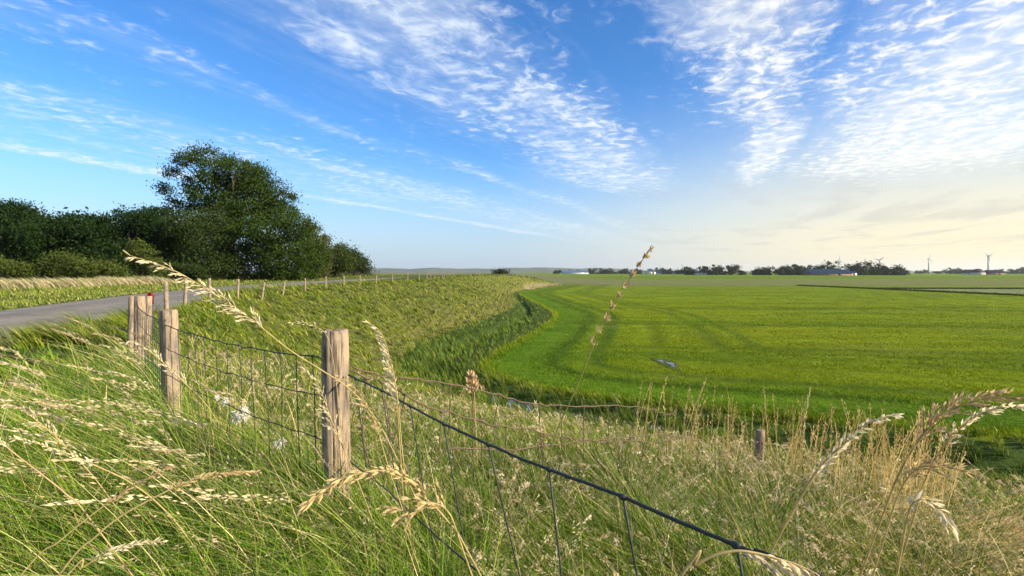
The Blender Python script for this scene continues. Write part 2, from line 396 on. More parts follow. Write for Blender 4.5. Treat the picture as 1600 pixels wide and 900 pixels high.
def build_road():
    m, nt, b = mat('asphalt')
    tc = N(nt, 'ShaderNodeTexCoord')
    n1 = N(nt, 'ShaderNodeTexNoise', Scale=60.0, Detail=5.0); n2 = N(nt, 'ShaderNodeTexNoise', Scale=.7, Detail=6.0, Roughness=.6)
    for n in (n1, n2): nt.links.new(tc.outputs['Object'], n.inputs['Vector'])
    r1 = ramp(nt, [(.3, (.15, .137, .12)), (.7, (.27, .25, .222))], n1.outputs['Fac']); r2 = ramp(nt, [(.3, (.8, .8, .82)), (.7, (1.2, 1.18, 1.15))], n2.outputs['Fac'])
    mx = N(nt, 'ShaderNodeMix', data_type='RGBA', blend_type='MULTIPLY'); mx.inputs[0].default_value = 1
    nt.links.new(r1.outputs[0], mx.inputs[6]); nt.links.new(r2.outputs[0], mx.inputs[7])
    vo = N(nt, 'ShaderNodeTexVoronoi', Scale=.55, feature='DISTANCE_TO_EDGE'); nw = N(nt, 'ShaderNodeTexNoise', Scale=1.6, Detail=4.0)
    nt.links.new(tc.outputs['Object'], nw.inputs['Vector']); ad = N(nt, 'ShaderNodeMix', data_type='RGBA', blend_type='ADD'); ad.inputs[0].default_value = .9
    nt.links.new(tc.outputs['Object'], ad.inputs[6]); nt.links.new(nw.outputs['Color'], ad.inputs[7]); nt.links.new(ad.outputs[2], vo.inputs['Vector'])
    rc = ramp(nt, [(.0, (.45, .45, .45)), (.022, (1, 1, 1))], vo.outputs['Distance'])
    m2 = N(nt, 'ShaderNodeMix', data_type='RGBA', blend_type='MULTIPLY'); m2.inputs[0].default_value = .8
    nt.links.new(mx.outputs[2], m2.inputs[6]); nt.links.new(rc.outputs[0], m2.inputs[7])
    wa = N(nt, 'ShaderNodeAttribute', attribute_name='col'); m3 = N(nt, 'ShaderNodeMix', data_type='RGBA', blend_type='MULTIPLY'); m3.inputs[0].default_value = 1
    nt.links.new(m2.outputs[2], m3.inputs[6]); nt.links.new(wa.outputs['Color'], m3.inputs[7]); nt.links.new(m3.outputs[2], b.inputs['Base Color'])
    bp = N(nt, 'ShaderNodeBump', Strength=.4, Distance=.01); nt.links.new(n1.outputs['Fac'], bp.inputs['Height']); nt.links.new(bp.outputs[0], b.inputs['Normal'])
    b.inputs['Roughness'].default_value = .95; b.inputs['Specular IOR Level'].default_value = .1
    mid = []
    for a, c in zip(ROAD_MID[:-1], ROAD_MID[1:]):
        k = max(2, int(math.hypot(c[0]-a[0], c[1]-a[1]) / .8))
        mid += [(a[0]+(c[0]-a[0])*t/k, a[1]+(c[1]-a[1])*t/k) for t in range(k)]
    mid = np.array(mid)
    for _ in range(25): mid[1:-1] = (mid[:-2] + 2*mid[1:-1] + mid[2:]) / 4
    mb = MB(); us = (-.5, -.45, -.33, -.2, -.08, 0, .08, .2, .33, .45, .5); wear = []; WU = {.5: (.62, .58, .42), .45: (.92, .9, .82), .33: (1, 1, 1), .2: (.80, .80, .81), .08: (.95, .95, .95), 0: (.98, .98, .97)}
    for i, p in enumerate(mid):
        d = mid[min(i+1, len(mid)-1)] - mid[max(i-1, 0)]; d = d / np.hypot(*d)
        for k, u in enumerate(us):
            w = RW * u + (.10 * (vnoise(np.array([i*.35]), np.array([k*3.3]))[0] - .5) if abs(u) == .5 else 0)
            wear.append(np.array(WU[abs(u)]) * (.93 + .12*vnoise(np.array([i*.21]), np.array([k*1.7]), 4)[0]))
            mb.v.append((p[0] - d[1]*w, p[1] + d[0]*w, 2.80 + .05 * (1 - (2*u)**2) - (.025 if abs(u) == .5 else 0)))
        if i:
            for k in range(len(us)-1):
                a = (i-1)*len(us) + k; mb.q.append((a+1, a, a+len(us), a+len(us)+1))
    o = mb.build('road', m, smooth=True, col=np.array(wear)); tag(o, kind='structure')
    o.data.flip_normals()
build_road()

def water_mat():
    m, nt, b = mat('still_water')
    b.inputs['Base Color'].default_value = (.05, .055, .045, 1); b.inputs['Roughness'].default_value = .08
    tc = N(nt, 'ShaderNodeTexCoord'); n = N(nt, 'ShaderNodeTexNoise', Scale=9.0, Detail=3.0); nt.links.new(tc.outputs['Object'], n.inputs['Vector'])
    bp = N(nt, 'ShaderNodeBump', Strength=.15, Distance=.02); nt.links.new(n.outputs['Fac'], bp.inputs['Height']); nt.links.new(bp.outputs[0], b.inputs['Normal'])
    return m
M['water'] = water_mat()
def build_water():
    mb = MB(); L, Rr = offset(DITCH, .75), offset(DITCH, -.75)
    for i in range(6, 9):
        mb.v += [(L[i][0], L[i][1], -.27), (Rr[i][0], Rr[i][1], -.27)]
        if i > 6: k = 2*(i-6); mb.q.append((k-2, k-1, k+1, k))
    tag(mb.build('ditch_water', M['water']), kind='structure')
PUDDLES = [(6.8, 22.4, .40, 1.5, 'mud'), (6.66, 22.9, .10, .26, 'puddle'), (6.88, 22.2, .13, .36, 'puddle'), (6.8, 21.6, .07, .16, 'puddle'), (2.05, 14.95, .2, .5, 'puddle'), (3.75, 13.45, .24, .35, 'puddle'), (3.2, 13.9, .1, .2, 'puddle'), (.35, 16.4, .16, .4, 'puddle')]
def build_puddles():
    for (x, y, a, b, nm) in PUDDLES:
        mb = MB(); n = 26; z = gz(x, y) + (.035 if nm == 'puddle' else .02)
        mb.v.append((x, y, z))
        for k in range(n):
            t = 2*math.pi*k/n; f = 1 + .28*math.sin(3*t+x) + .16*math.sin(5*t+y)
            mb.v.append((x + a*f*math.cos(t), y + b*f*math.sin(t), z))
        mb.t = [(0, 1+k, 1+(k+1) % n) for k in range(n)]
        tag(mb.build(nm, M['water'] if nm == 'puddle' else M['mud']), kind='structure')
M['mud'] = plain('wet_mud', (.07, .085, .022), .95, noise=5, var=.5, bump=.6, spec=.03)
build_water(); build_puddles()

# ------------------------------------------------------------------ grass
WIND = np.array((-.88, -.42))
def polar(n, r0, r1, a0=-64, a1=64):
    r = r0 * (r1 / r0) ** rng.random(n); a = np.radians(a0 + (a1 - a0) * rng.random(n))
    return np.sin(a) * r, np.cos(a) * r, r

def tufts(x, y, cell, pull=.4, seed=0):
    """gather blades into tussocks: new places, outward flare, and three random numbers per tussock"""
    i, j = np.floor(x/cell), np.floor(y/cell)
    def hh(k):
        v = np.sin(i*127.1 + j*311.7 + (seed+k)*74.7) * 43758.5453; return v - np.floor(v)
    cx, cy = (i + .25 + .5*hh(1))*cell, (j + .25 + .5*hh(2))*cell
    ox, oy = (x-cx)/cell, (y-cy)/cell
    return x - (x-cx)*pull, y - (y-cy)*pull, np.stack([ox, oy], -1), hh(3), hh(4), hh(5)

def blade_arrays(x, y, z, h, w, lean, curl, cb, ct, nseg=3, windvar=.55, wind=WIND, flare=None):
    n = len(x)
    th = math.atan2(wind[1], wind[0]) + rng.normal(0, windvar, n)
    lx, ly = np.cos(th) * lean, np.sin(th) * lean
    if flare is not None: lx = lx + flare[:, 0]; ly = ly + flare[:, 1]
    ya = rng.random(n) * 2 * np.pi; wx, wy = np.cos(ya), np.sin(ya)
    V, C = [], []
    for k in range(nseg + 1):
        t = k / nseg
        px = x + lx * h * t**1.6; py = y + ly * h * t**1.6; pz = z + h * (t - curl * t * t)
        ww = w * (1 - t**1.4) * .5 * (.75 + .25*min(1, 3*t))
        c = cb * (1 - t) + ct * t
        if k < nseg:
            V += [np.stack([px - wx*ww, py - wy*ww, pz], -1), np.stack([px + wx*ww, py + wy*ww, pz], -1)]; C += [c, c]
        else:
            V.append(np.stack([px, py, pz], -1)); C.append(c)
    m = 2 * nseg + 1
    V = np.stack(V, 1).reshape(-1, 3); C = np.stack(C, 1).reshape(-1, 3)
    b = (np.arange(n) * m)[:, None]
    q = np.concatenate([b + np.array([2*k, 2*k+1, 2*k+3, 2*k+2]) for k in range(nseg-1)]) if nseg > 1 else np.zeros((0, 4), int)
    t = b + np.array([2*nseg-2, 2*nseg-1, 2*nseg])
    return V, q, t, C

class Sward:
    def __init__(s): s.V, s.Q, s.T, s.C, s.n = [], [], [], [], 0
    def add(s, V, q, t, C):
        s.V.append(V); s.Q.append(q + s.n if len(q) else q.reshape(0, 4)); s.T.append(t + s.n if len(t) else t.reshape(0, 3)); s.C.append(C); s.n += len(V)
    def build(s, name, m):
        o = np_mesh(name, np.concatenate(s.V), np.concatenate(s.T), np.concatenate(s.Q), m, col=np.concatenate(s.C))
        tag(o, kind='stuff'); return o

def seed_heads(sw, x, y, z, h, lean, curl, col, k=14, size=.012, head=.28, windvar=.5, wind=WIND, spread=.012, stemw=.003, stemcol=None, rnd=.38):
    """thin stalks carrying feathery heads: a blade for the stalk and k little husks along its top"""
    n = len(x); th = math.atan2(wind[1], wind[0]) + rng.normal(0, windvar, n)
    lx, ly = np.cos(th) * lean, np.sin(th) * lean; ya = rng.random(n)*2*np.pi
    nseg = 4; V, C = [], []
    sc = col if stemcol is None else stemcol
    for j in range(nseg+1):
        t = j/nseg; p = np.stack([x + lx*h*t**1.8, y + ly*h*t**1.8, z + h*(t - curl*t**3)], -1)
        o = np.stack([np.cos(ya), np.sin(ya), 0*ya], -1) * (stemw * (1 - .6*t) * .5)[:, None]
        V += [p - o, p + o]; C += [sc, sc]
    V = np.stack(V, 1).reshape(-1, 3); C = np.stack(C, 1).reshape(-1, 3); b = (np.arange(n)*(2*nseg+2))[:, None]
    q = np.concatenate([b + np.array([2*j, 2*j+1, 2*j+3, 2*j+2]) for j in range(nseg)])
    sw.add(V, q, np.zeros((0, 3), int), C)
    t = 1 - head * rng.random((n, k))**1.15
    X = x[:, None]; hh = h[:, None]
    P = np.stack([X + lx[:, None]*hh*t**1.8, y[:, None] + ly[:, None]*hh*t**1.8, z[:, None] + hh*(t - curl[:, None]*t**3)], -1)
    D = np.stack([lx[:, None]*1.8*t**.8, ly[:, None]*1.8*t**.8, 1 - 3*curl[:, None]*t**2], -1)
    D = D / np.linalg.norm(D, axis=-1, keepdims=True)
    D = D + rng.normal(0, rnd, P.shape); D = D / np.linalg.norm(D, axis=-1, keepdims=True)
    P = P + rng.normal(0, 1, P.shape) * (spread[:, None, None] * (1.15 - (t[..., None] - (1-head))/head*.9))
    L = (size[:, None] * (.7 + .7*rng.random((n, k))))[..., None]
    S = np.cross(D, rng.normal(0, 1, P.shape)); S = S / (np.linalg.norm(S, axis=-1, keepdims=True) + 1e-9)
    Vh = np.stack([P, P + D*L*.45 + S*L*.14, P + D*L, P + D*L*.45 - S*L*.14], 2).reshape(-1, 3)
    cc = col[:, None, :] * (.75 + .5*rng.random((n, k, 1)))
    Ch = np.repeat(cc.reshape(-1, 3), 4, 0)
    qh = (np.arange(n*k)*4)[:, None] + np.arange(4)
    sw.add(Vh, qh, np.zeros((0, 3), int), Ch)

def pal(n, a, b, j=.18):
    t = rng.random((n, 1))**1.25; c = np.array(a)*(1-t) + np.array(b)*t
    return c * (1 + rng.normal(0, j, (n, 1)))
def mixc(a, b, f): return a*(1-f[:, None]) + b*f[:, None]

G1, G2 = (.045, .122, .008), (.195, .285, .026)
S1, S2 = (.34, .27, .10), (.58, .47, .23)
def keep(mask, *arr): return [a[mask] for a in arr]

def crown_grass():
    sw = Sward()
    # long lush grass on the crown, left of the fence
    x, y, r = polar(230000, .9, 26, -70, 60)
    zn = zones(x, y); dC, zc, dF, dE, dR = zn
    m = (dC < .35) & (np.abs(dR) > RW/2 + .05) & (pdist(x, y, ROAD_MID)[0] > 0); x, y, r, dC, dR = keep(m, x, y, r, dC, dR)
    x, y, fl, t1, t2, t3 = tufts(x, y, .34, .45, 1); z = height(x, y); n = len(x)
    edge = smoothstep(-.2, 4.6, np.abs(dR) - RW/2)
    pt = fbm(x*.8, y*.8, 61)
    nearfence = smoothstep(11, 16, r)
    h = (.40 + .40*rng.random(n)) * (.16 + .84*edge) * (.55 + .45*pt + .55*t1) * (1 - .5*nearfence)
    w = np.maximum(.0080, .0024*r) * (.35 + 1.15*rng.random(n)**1.6)
    st = np.clip((rng.random(n) < .11 + .16*smoothstep(.5, .75, pt)) * (.5 + .5*rng.random(n)), 0, 1)
    c = mixc(pal(n, G1, G2), pal(n, S1, S2), st)
    c = c * np.stack([.70 + .75*t2, .78 + .5*t2, .8 + .4*t3], -1)
    sw.add(*blade_arrays(x, y, z - .03, h, w, (.30 + .75*rng.random(n))*(.55 + .9*t3), .08 + .42*rng.random(n)**1.6, c*.95, c*1.12, 4, .75, flare=fl*.75))
    # long thin stems arching over the lush grass
    x, y, r = polar(2800, 1.5, 12, -68, 25); dC = pdist(x, y, CROWN)[0]; dR = pdist(x, y, ROAD_MID)[0]
    m = (dC < .4) & (dR > RW/2 + 2.2); x, y, r = keep(m, x, y, r); n = len(x); z = height(x, y)
    c = pal(n, (.28, .32, .07), (.66, .57, .28))
    sw.add(*blade_arrays(x, y, z, .7 + .4*rng.random(n), np.maximum(.0045, .0019*r), .4 + .9*rng.random(n), .15 + .35*rng.random(n), c, c*1.1, 6, .75))
    sw.build('verge_grass', M['grass'])
    # far verge beyond the road: short green strip
    sw = Sward()
    x, y, r = polar(90000, 15, 150, -58, -12)
    dR = pdist(x, y, ROAD_MID)[0]; dC = pdist(x, y, CROWN)[0]
    m = (dR < -RW/2 + .1) & (dR > -RW/2 - 22) & (dC < 0); x, y, r, dR = keep(m, x, y, r, dR); n = len(x); z = height(x, y)
    h = (.06 + .09*rng.random(n)) * (1 + .8*smoothstep(5, 9, -dR)); w = .0017*r*(.6 + .8*rng.random(n))
    c = mixc(pal(n, (.115, .165, .016), (.190, .220, .035)), pal(n, S1, S2), (rng.random(n) < .14)*.7)
    sw.add(*blade_arrays(x, y, z, h, w, .4*np.ones(n), .1*np.ones(n), c, c, 2))
    sw.build('roadside_grass', M['grass'])
    # tan unmown grass in front of the wood
    sw = Sward()
    x, y, r = polar(120000, 28, 62, -58, -26)
    dR = pdist(x, y, ROAD_MID)[0]; m = (dR < -RW/2 - 9.5 + 2*fbm(x*.2, y*.2, 4)) & (dR > -RW/2 - 17); x, y, r = keep(m, x, y, r)
    m = (fbm(x*.22, y*.22, 14) > .40); x, y, r = keep(m, x, y, r); n = len(x); z = height(x, y)
    h = (.35 + .65*rng.random(n)) * (.5 + .9*fbm(x*.6, y*.6, 19)); w = .0014*r*(.6 + .8*rng.random(n))
    c = mixc(pal(n, (.48, .38, .22), (.66, .55, .36), .15), pal(n, (.10, .15, .02), (.17, .21, .04)), (rng.random(n) < .42)*.85)
    sw.add(*blade_arrays(x, y, z, h, w, .7 + .3*rng.random(n), .15*np.ones(n), c*.9, c*1.1, 3, .3, wind=np.array((-.97, -.2))))
    sw.build('tan_grass', M['straw'])
crown_grass()

def slope_grass():
    sw = Sward()
    # near slope, knee-high, half of it gone to straw
    x, y, r = polar(300000, 1.0, 20, -62, 66)
    dC, zc, dF, dE, dR = zones(x, y)
    m = (dC > -.05) & (dF < .2); x, y, r, dC, dF = keep(m, x, y, r, dC, dF); n = len(x)
    x, y, fl, t1, t2, t3 = tufts(x, y, .32, .45, 2); z = height(x, y)
    sm = slope_mix(x, y, dC, dF); rt = smoothstep(2.0, 4.5, x - .25*y + 1.0) * (1 - smoothstep(5, 9, y))
    p = np.clip(.02 + .55*sm + .08*rt, 0, .7)
    st = (rng.random(n) < p) * (.35 + .65*rng.random(n))
    tall = (.26 + .30*rng.random(n)) * (.40 + .5*fbm(x*.9, y*.9, 71) + .65*t1) * (1 + .25*rt)
    near = 1 - smoothstep(6, 12, r); h = tall * (.62 + .38*near) * (1 - .5*np.exp(-((x-3.25)**2 + (y-6.5)**2)/.35))
    w = np.maximum(.0085, .0023*r) * (.4 + 1.1*rng.random(n)**1.5)
    c = mixc(pal(n, (.036, .100, .006), (.185, .240, .022)), pal(n, S1, S2), st)
    c = c * np.stack([.68 + .75*t2, .75 + .55*t2, .8 + .4*t3], -1)
    sw.add(*blade_arrays(x, y, z - .03, h, w, .25 + .6*rng.random(n), .1 + .35*rng.random(n)**1.5, c*.95, c*1.1, 4, 1.1, flare=fl*.8))
    sw.build('slope_grass', M['grass'])
    # the long lit slope beyond
    sw = Sward()
    x, y, r = polar(230000, 11, 175, -50, 12)
    dC, zc, dF, dE, dR = zones(x, y)
    m = (dC > -2.6) & (dF < .3) & (pdist(x, y, ROAD_MID)[0] > RW/2); x, y, r, dC, dF = keep(m, x, y, r, dC, dF); n = len(x)
    x, y, fl, t1, t2, t3 = tufts(x, y, .55, .35, 3); z = height(x, y)
    sm = slope_mix(x, y, dC, dF); cl = fbm(x*1.3, y*1.0, 15)
    h = (.10 + .26*rng.random(n)*cl*1.5) * (.45 + 1.2*t1) + .16*(dC < -.3)*(y < 60); w = .0020*r*(.5 + .8*rng.random(n))
    st = (rng.random(n) < np.clip(.04 + .62*sm, 0, .75)) * (.3 + .6*rng.random(n))
    c = mixc(pal(n, (.085, .138, .009), (.178, .208, .018)), pal(n, (.26, .21, .075), (.40, .33, .14)), st)
    sand = (y > 100) & (x > 3) & (np.abs(dF) < 2.2); c[sand] = pal(int(sand.sum()), (.22, .19, .09), (.32, .27, .15))
    c = c * np.stack([.62 + .8*t2, .68 + .7*t2, .8 + .4*t3], -1)
    sw.add(*blade_arrays(x, y, z - .02, h, w, (.5 + .5*rng.random(n))*(.5 + t3), .15*np.ones(n), c*.92, c*1.1, 3, .45, wind=np.array((-.95, -.3)), flare=fl*.6))
    sw.build('dike_grass', M['grass'])
slope_grass()

def reeds():
    sw = Sward()
    x, y, r = polar(150000, 8, 115, -30, 64)
    dC, zc, dF, dE, dR = zones(x, y); dD, _ = pdist(x, y, DITCH)
    hole = np.zeros(len(x), bool)
    for (a, b, p, q, _) in PUDDLES: hole |= ((x-a)/(p*1.3))**2 + ((y-b)/(q*1.5))**2 < 1
    wet = .42 * (x > 1.5)
    m = (dF > -.6) & (dE < .25) & ~hole & (np.abs(dD) > wet); x, y, r, dF, dE, dD = keep(m, x, y, r, dF, dE, dD); n = len(x)
    x, y, fl, t1, t2, t3 = tufts(x, y, .6, .35, 4); z = height(x, y)
    k = .45*fbm(x*.45, y*.45, 33) + .55*t1; mid = np.clip(1 - np.abs(dD)/1.9, 0, 1)
    reedy = (1 - smoothstep(1, 5, x - (y < 20)*2.0)*(y < 20))
    h = (.22 + .48*mid*k*1.3*(.35 + .65*reedy)) * (.6 + .6*rng.random(n)) * (1 - .5*smoothstep(30, 50, r))
    w = np.maximum(.010, .0019*r)*(.5 + .8*rng.random(n))
    c = mixc(pal(n, (.055, .112, .010), (.165, .222, .026)), pal(n, (.16, .19, .03), (.27, .25, .08)), (rng.random(n) < .14 + .35*smoothstep(.9, .2, np.abs(dE)))*.8)
    sw.add(*blade_arrays(x, y, z - .02, h, w, .25 + .45*rng.random(n), .08*np.ones(n), c*.92*(.75+.5*t2)[:, None], c*1.1*(.75+.5*t2)[:, None], 3, .6, flare=fl*.4))
    sw.build('ditch_reeds', M['grass'])
reeds()

def field_grass():
    sw = Sward()
    x, y, r = polar(330000, 11, 175, -8, 64)
    dE, _ = pdist(x, y, EDGE); hole = np.zeros(len(x), bool)
    for (a, b, p, q, _) in PUDDLES: hole |= (((x-a)/(p*1.0))**2 + ((y-b)/(q*1.0))**2 < .9*rng.random(len(x))**.5) & (rng.random(len(x)) < .72)
    m = (dE > 0) & ~hole; x, y, r, dE = keep(m, x, y, r, dE); n = len(x); z = height(x, y)
    dd = dE; w_ = 1 - smoothstep(7, 17, dd)
    rows = np.sin(dd*2.1 + fbm(x*.1, y*.1, 5)*2.2)*w_ + .6*np.sin((y + .06*x)*1.9 + fbm(x*.05, y*.09, 8)*7)*(1-w_)
    k = fbm(x*.5, y*.5, 92)
    h = (.03 + .065*rng.random(n)) * (.55 + .9*k) * (1 + .35*rows) * (1 + 1.3*(1 - smoothstep(0, 1.2, dE))) * (1 - .4*smoothstep(30, 90, r))
    w = .0016*r*(.5 + .8*rng.random(n))
    c = field_colour(x, y, dE) * (1 + rng.normal(0, .16, (n, 1)))
    c[:, 0] *= 1 + .15*rng.normal(0, 1, n)
    sw.add(*blade_arrays(x, y, z - .01, h, w, .3 + .5*rng.random(n), .1*np.ones(n), c*.95, c*1.08, 2, .9))
    sw.build('field_grass', M['grass'])
    # rank growth along the drain far out in the polder
    sw = Sward(); n = 9000; t = rng.random(n)
    P = np.array(FAR_DRAIN); seg = np.clip((t*3).astype(int), 0, 2); f = t*3 - seg
    x = P[seg, 0]*(1-f) + P[seg+1, 0]*f + rng.normal(0, .7, n); y = P[seg, 1]*(1-f) + P[seg+1, 1]*f
    x = np.append(x, 84 + 60*rng.random(5000)); y = np.append(y, 122 + rng.normal(0, .8, 5000)); n = len(x)
    z = height(x, y); c = pal(n, (.02, .035, .010), (.06, .085, .018))
    sw.add(*blade_arrays(x, y, z, .15 + .28*rng.random(n), .10 + .16*rng.random(n), .3*np.ones(n), .1*np.ones(n), c, c, 2))
    sw.build('drain_growth', M['grass'])
field_grass()

def dry_stalks():
    sw = Sward()
    def one(x, y, **kw):
        z = height(x, y); n = len(x)
        full = lambda v: v if hasattr(v, '__len__') else np.full(n, v)
        seed_heads(sw, x, y, z, full(kw['h']), full(kw['lean']), full(kw['curl']), kw['col'], k=kw.get('k', 14), size=full(kw.get('size', .012)), head=kw.get('head', .3), windvar=kw.get('wv', .5), wind=kw.get('wind', WIND), spread=full(kw.get('spread', .01)), stemw=full(kw.get('stemw', .003)), stemcol=kw.get('stemcol'), rnd=kw.get('rnd', .38))
    # long panicles leaning over the lush grass on the left
    x, y, r = polar(330, 2.0, 10, -66, 20); dC = pdist(x, y, CROWN)[0]; dR = pdist(x, y, ROAD_MID)[0]
    m = (dC < .3) & (dR > RW/2 + 2.4); x, y, r = keep(m, x, y, r); n = len(x)
    one(x, y, h=.72 + .35*rng.random(n), lean=.45 + .6*rng.random(n), curl=.12 + .2*rng.random(n), col=pal(n, (.52, .42, .23), (.72, .60, .38)), k=60, rnd=.13, size=np.maximum(.020, .0055*r), head=.24, wv=.45, spread=.006 + .003*rng.random(n), stemw=np.maximum(.0026, .0013*r), stemcol=pal(n, (.30, .27, .08), (.46, .37, .15)))
    # short curled heads all over the near slope
    x, y, r = polar(6500, 1.5, 12, -50, 62); dC, zc, dF, dE, dR = zones(x, y)
    m = (dC > .05) & (dF < -.8) & ~((np.abs(x*1.0) < .8) & (y < 1.6)); x, y, r = keep(m, x, y, r); n = len(x)
    one(x, y, h=.30 + .28*rng.random(n), lean=.15 + .6*rng.random(n), curl=.12 + .35*rng.random(n), col=pal(n, (.50, .39, .21), (.70, .58, .38)), k=16, rnd=.3, size=np.maximum(.013, .0036*r), head=.2, wv=1.6, spread=.006 + .004*rng.random(n), stemw=np.maximum(.0022, .0011*r))
    # pale nodding heads on the near slope
    x, y, r = polar(2400, 1.5, 7, -30, 55); dC, zc, dF, dE, dR = zones(x, y)
    m = (dC > .1) & (dF < -1); x, y, r = keep(m, x, y, r); n = len(x)
    one(x, y, h=.36 + .30*rng.random(n), lean=.1 + .5*rng.random(n), curl=.30 + .35*rng.random(n), col=pal(n, (.60, .46, .27), (.78, .66, .46)), k=34, rnd=.22, size=np.maximum(.014, .0040*r), head=.17, wv=2.2, spread=.006 + .004*rng.random(n), stemw=np.maximum(.0030, .0014*r))
    # tall upright straw stand round the low post on the right
    n = 380; cc_ = rng.normal(0, 1, (26, 2)); ci_ = rng.integers(0, 26, n); x = 3.5 + cc_[ci_, 0]*1.0 + rng.normal(0, .30, n); y = 5.3 + cc_[ci_, 1]*.7 + rng.normal(0, .25, n)
    x = x + .0*y; m = (np.abs(x/y - .48) > .036) | (y > 6.8); m &= x/y < .86; x, y = x[m], y[m]; n = len(x)
    one(x, y, h=.62 + .55*rng.random(n), lean=.06 + .2*rng.random(n), curl=.03*rng.random(n), col=pal(n, (.46, .32, .11), (.62, .47, .21)), k=22, size=.020 + .010*rng.random(n), head=.42, wv=1.2, wind=np.array((.9, -.1)), spread=.009*np.ones(n), stemw=np.full(n, .0085))
    # the tan tangle in the right-hand corner
    n = 3000; x = 1.4 + 3.9*rng.random(n); y = 1.55 + 3.1*rng.random(n); m = (x/y > .55 + .35*rng.random(n)) & (fbm(x*1.3, y*1.3, 55) > .40) & (x/y < 1.3); x, y = x[m], y[m]; n = len(x); r = np.hypot(x, y)
    one(x, y, h=.40 + .32*rng.random(n), lean=.4 + .6*rng.random(n), curl=.15 + .3*rng.random(n), col=pal(n, (.52, .39, .15), (.70, .54, .26)), k=18, rnd=.2, size=np.maximum(.014, .0042*r), head=.34, wv=.6, wind=np.array((.8, -.5)), spread=.006*np.ones(n), stemw=np.maximum(.0034, .0016*r))
    # tufts round the feet of the near posts
    n = 260; x = rng.normal(-.5, .4, n); y = rng.normal(2.0, .3, n); m = np.hypot(x, y) > 1.5; x, y = x[m], y[m]; n = len(x)
    one(x, y, h=.45 + .35*rng.random(n), lean=.3 + .6*rng.random(n), curl=.2 + .25*rng.random(n), col=pal(n, (.46, .36, .2), (.64, .53, .34)), k=18, size=.011 + .005*rng.random(n), head=.28, wv=.7, spread=.009*np.ones(n), stemw=np.full(n, .0028))
    sw.build('dry_seed_grass', M['straw'])
dry_stalks()

# ------------------------------------------------------------------ fence posts
def post_mesh(r, L, segs=28, rings=22, seed=0, tilt=(0, 0)):
    """a round weathered post: checked top, cracks running down, slight taper and bend"""
    g = np.random.default_rng(seed); mb = MB()
    ph = g.random(6)*6.28; am = g.random(6)*.02 + .006
    cracks = g.random(5 if segs < 40 else 9)*6.28
    grain = g.normal(0, .004 if segs < 40 else .016, segs)
    for i in range(rings+1):
        t = i/rings; zz = -.35 + (L+.35)*t
        bend = .012*math.sin(2.4*t + ph[0])
        for k in range(segs):
            a = 2*math.pi*k/segs
            gr = grain[k] + .6*(grain[k-1]-grain[k])*math.sin(9*t + k) * .4
            f = 1 + gr + sum(am[q]*math.sin((q+2)*a + ph[q] + .8*t) for q in range(6)) + g.normal(0, .007)
            for c in cracks:
                d = (a - c - .12*math.sin(5*t + c) + math.pi) % (2*math.pi) - math.pi
                f -= .10*math.exp(-(d/.085)**2)*(.35 + .65*t)
            f *= 1.05 - .07*t
            top = .006*math.sin(3*a + ph[1]) if i == rings else 0
            if i == rings: f *= .95
            mb.v.append((r*f*math.cos(a) + bend + tilt[0]*zz, r*f*math.sin(a) + tilt[1]*zz, zz + top))
        if i:
            for k in range(segs):
                mb.q.append(((i-1)*segs+k, (i-1)*segs+(k+1) % segs, i*segs+(k+1) % segs, i*segs+k))
    b = rings*segs
    for rr, dz in ((.6, .004), (.25, -.002)):
        s0 = mb.n()
        for k in range(segs):
            a = 2*math.pi*k/segs; mb.v.append((r*rr*math.cos(a) + .012*math.sin(2.4+ph[0]) + tilt[0]*L, r*rr*math.sin(a) + tilt[1]*L, L + dz + g.normal(0, .002)))
        for k in range(segs): mb.q.append((b+k, b+(k+1) % segs, s0+(k+1) % segs, s0+k))
        b = s0
    c = mb.n(); mb.v.append((.012*math.sin(2.4+ph[0]) + tilt[0]*L, tilt[1]*L, L))
    for k in range(segs): mb.t.append((b+k, b+(k+1) % segs, c))
    return mb

PG = 'round wooden posts of the wire fence'
def post(px, top, Y, r, label, seed, tilt=(0, 0), segs=28, x=None, group=PG):
    X = (px-800)/FPX*Y if x is None else x
    zb = gz(X, Y); L = max(H - (top-425)/FPX*Y - zb, .95 if Y > 12 else .5)
    o = post_mesh(r, L, segs, 22 if segs > 20 else 8, seed, tilt).build('fence_post', M['wood'], smooth=True)
    o.location = (X - tilt[0]*L*.5, Y - tilt[1]*L*.5, zb); o.rotation_euler.z = 0
    tag(o, label, 'fence post', group); return o

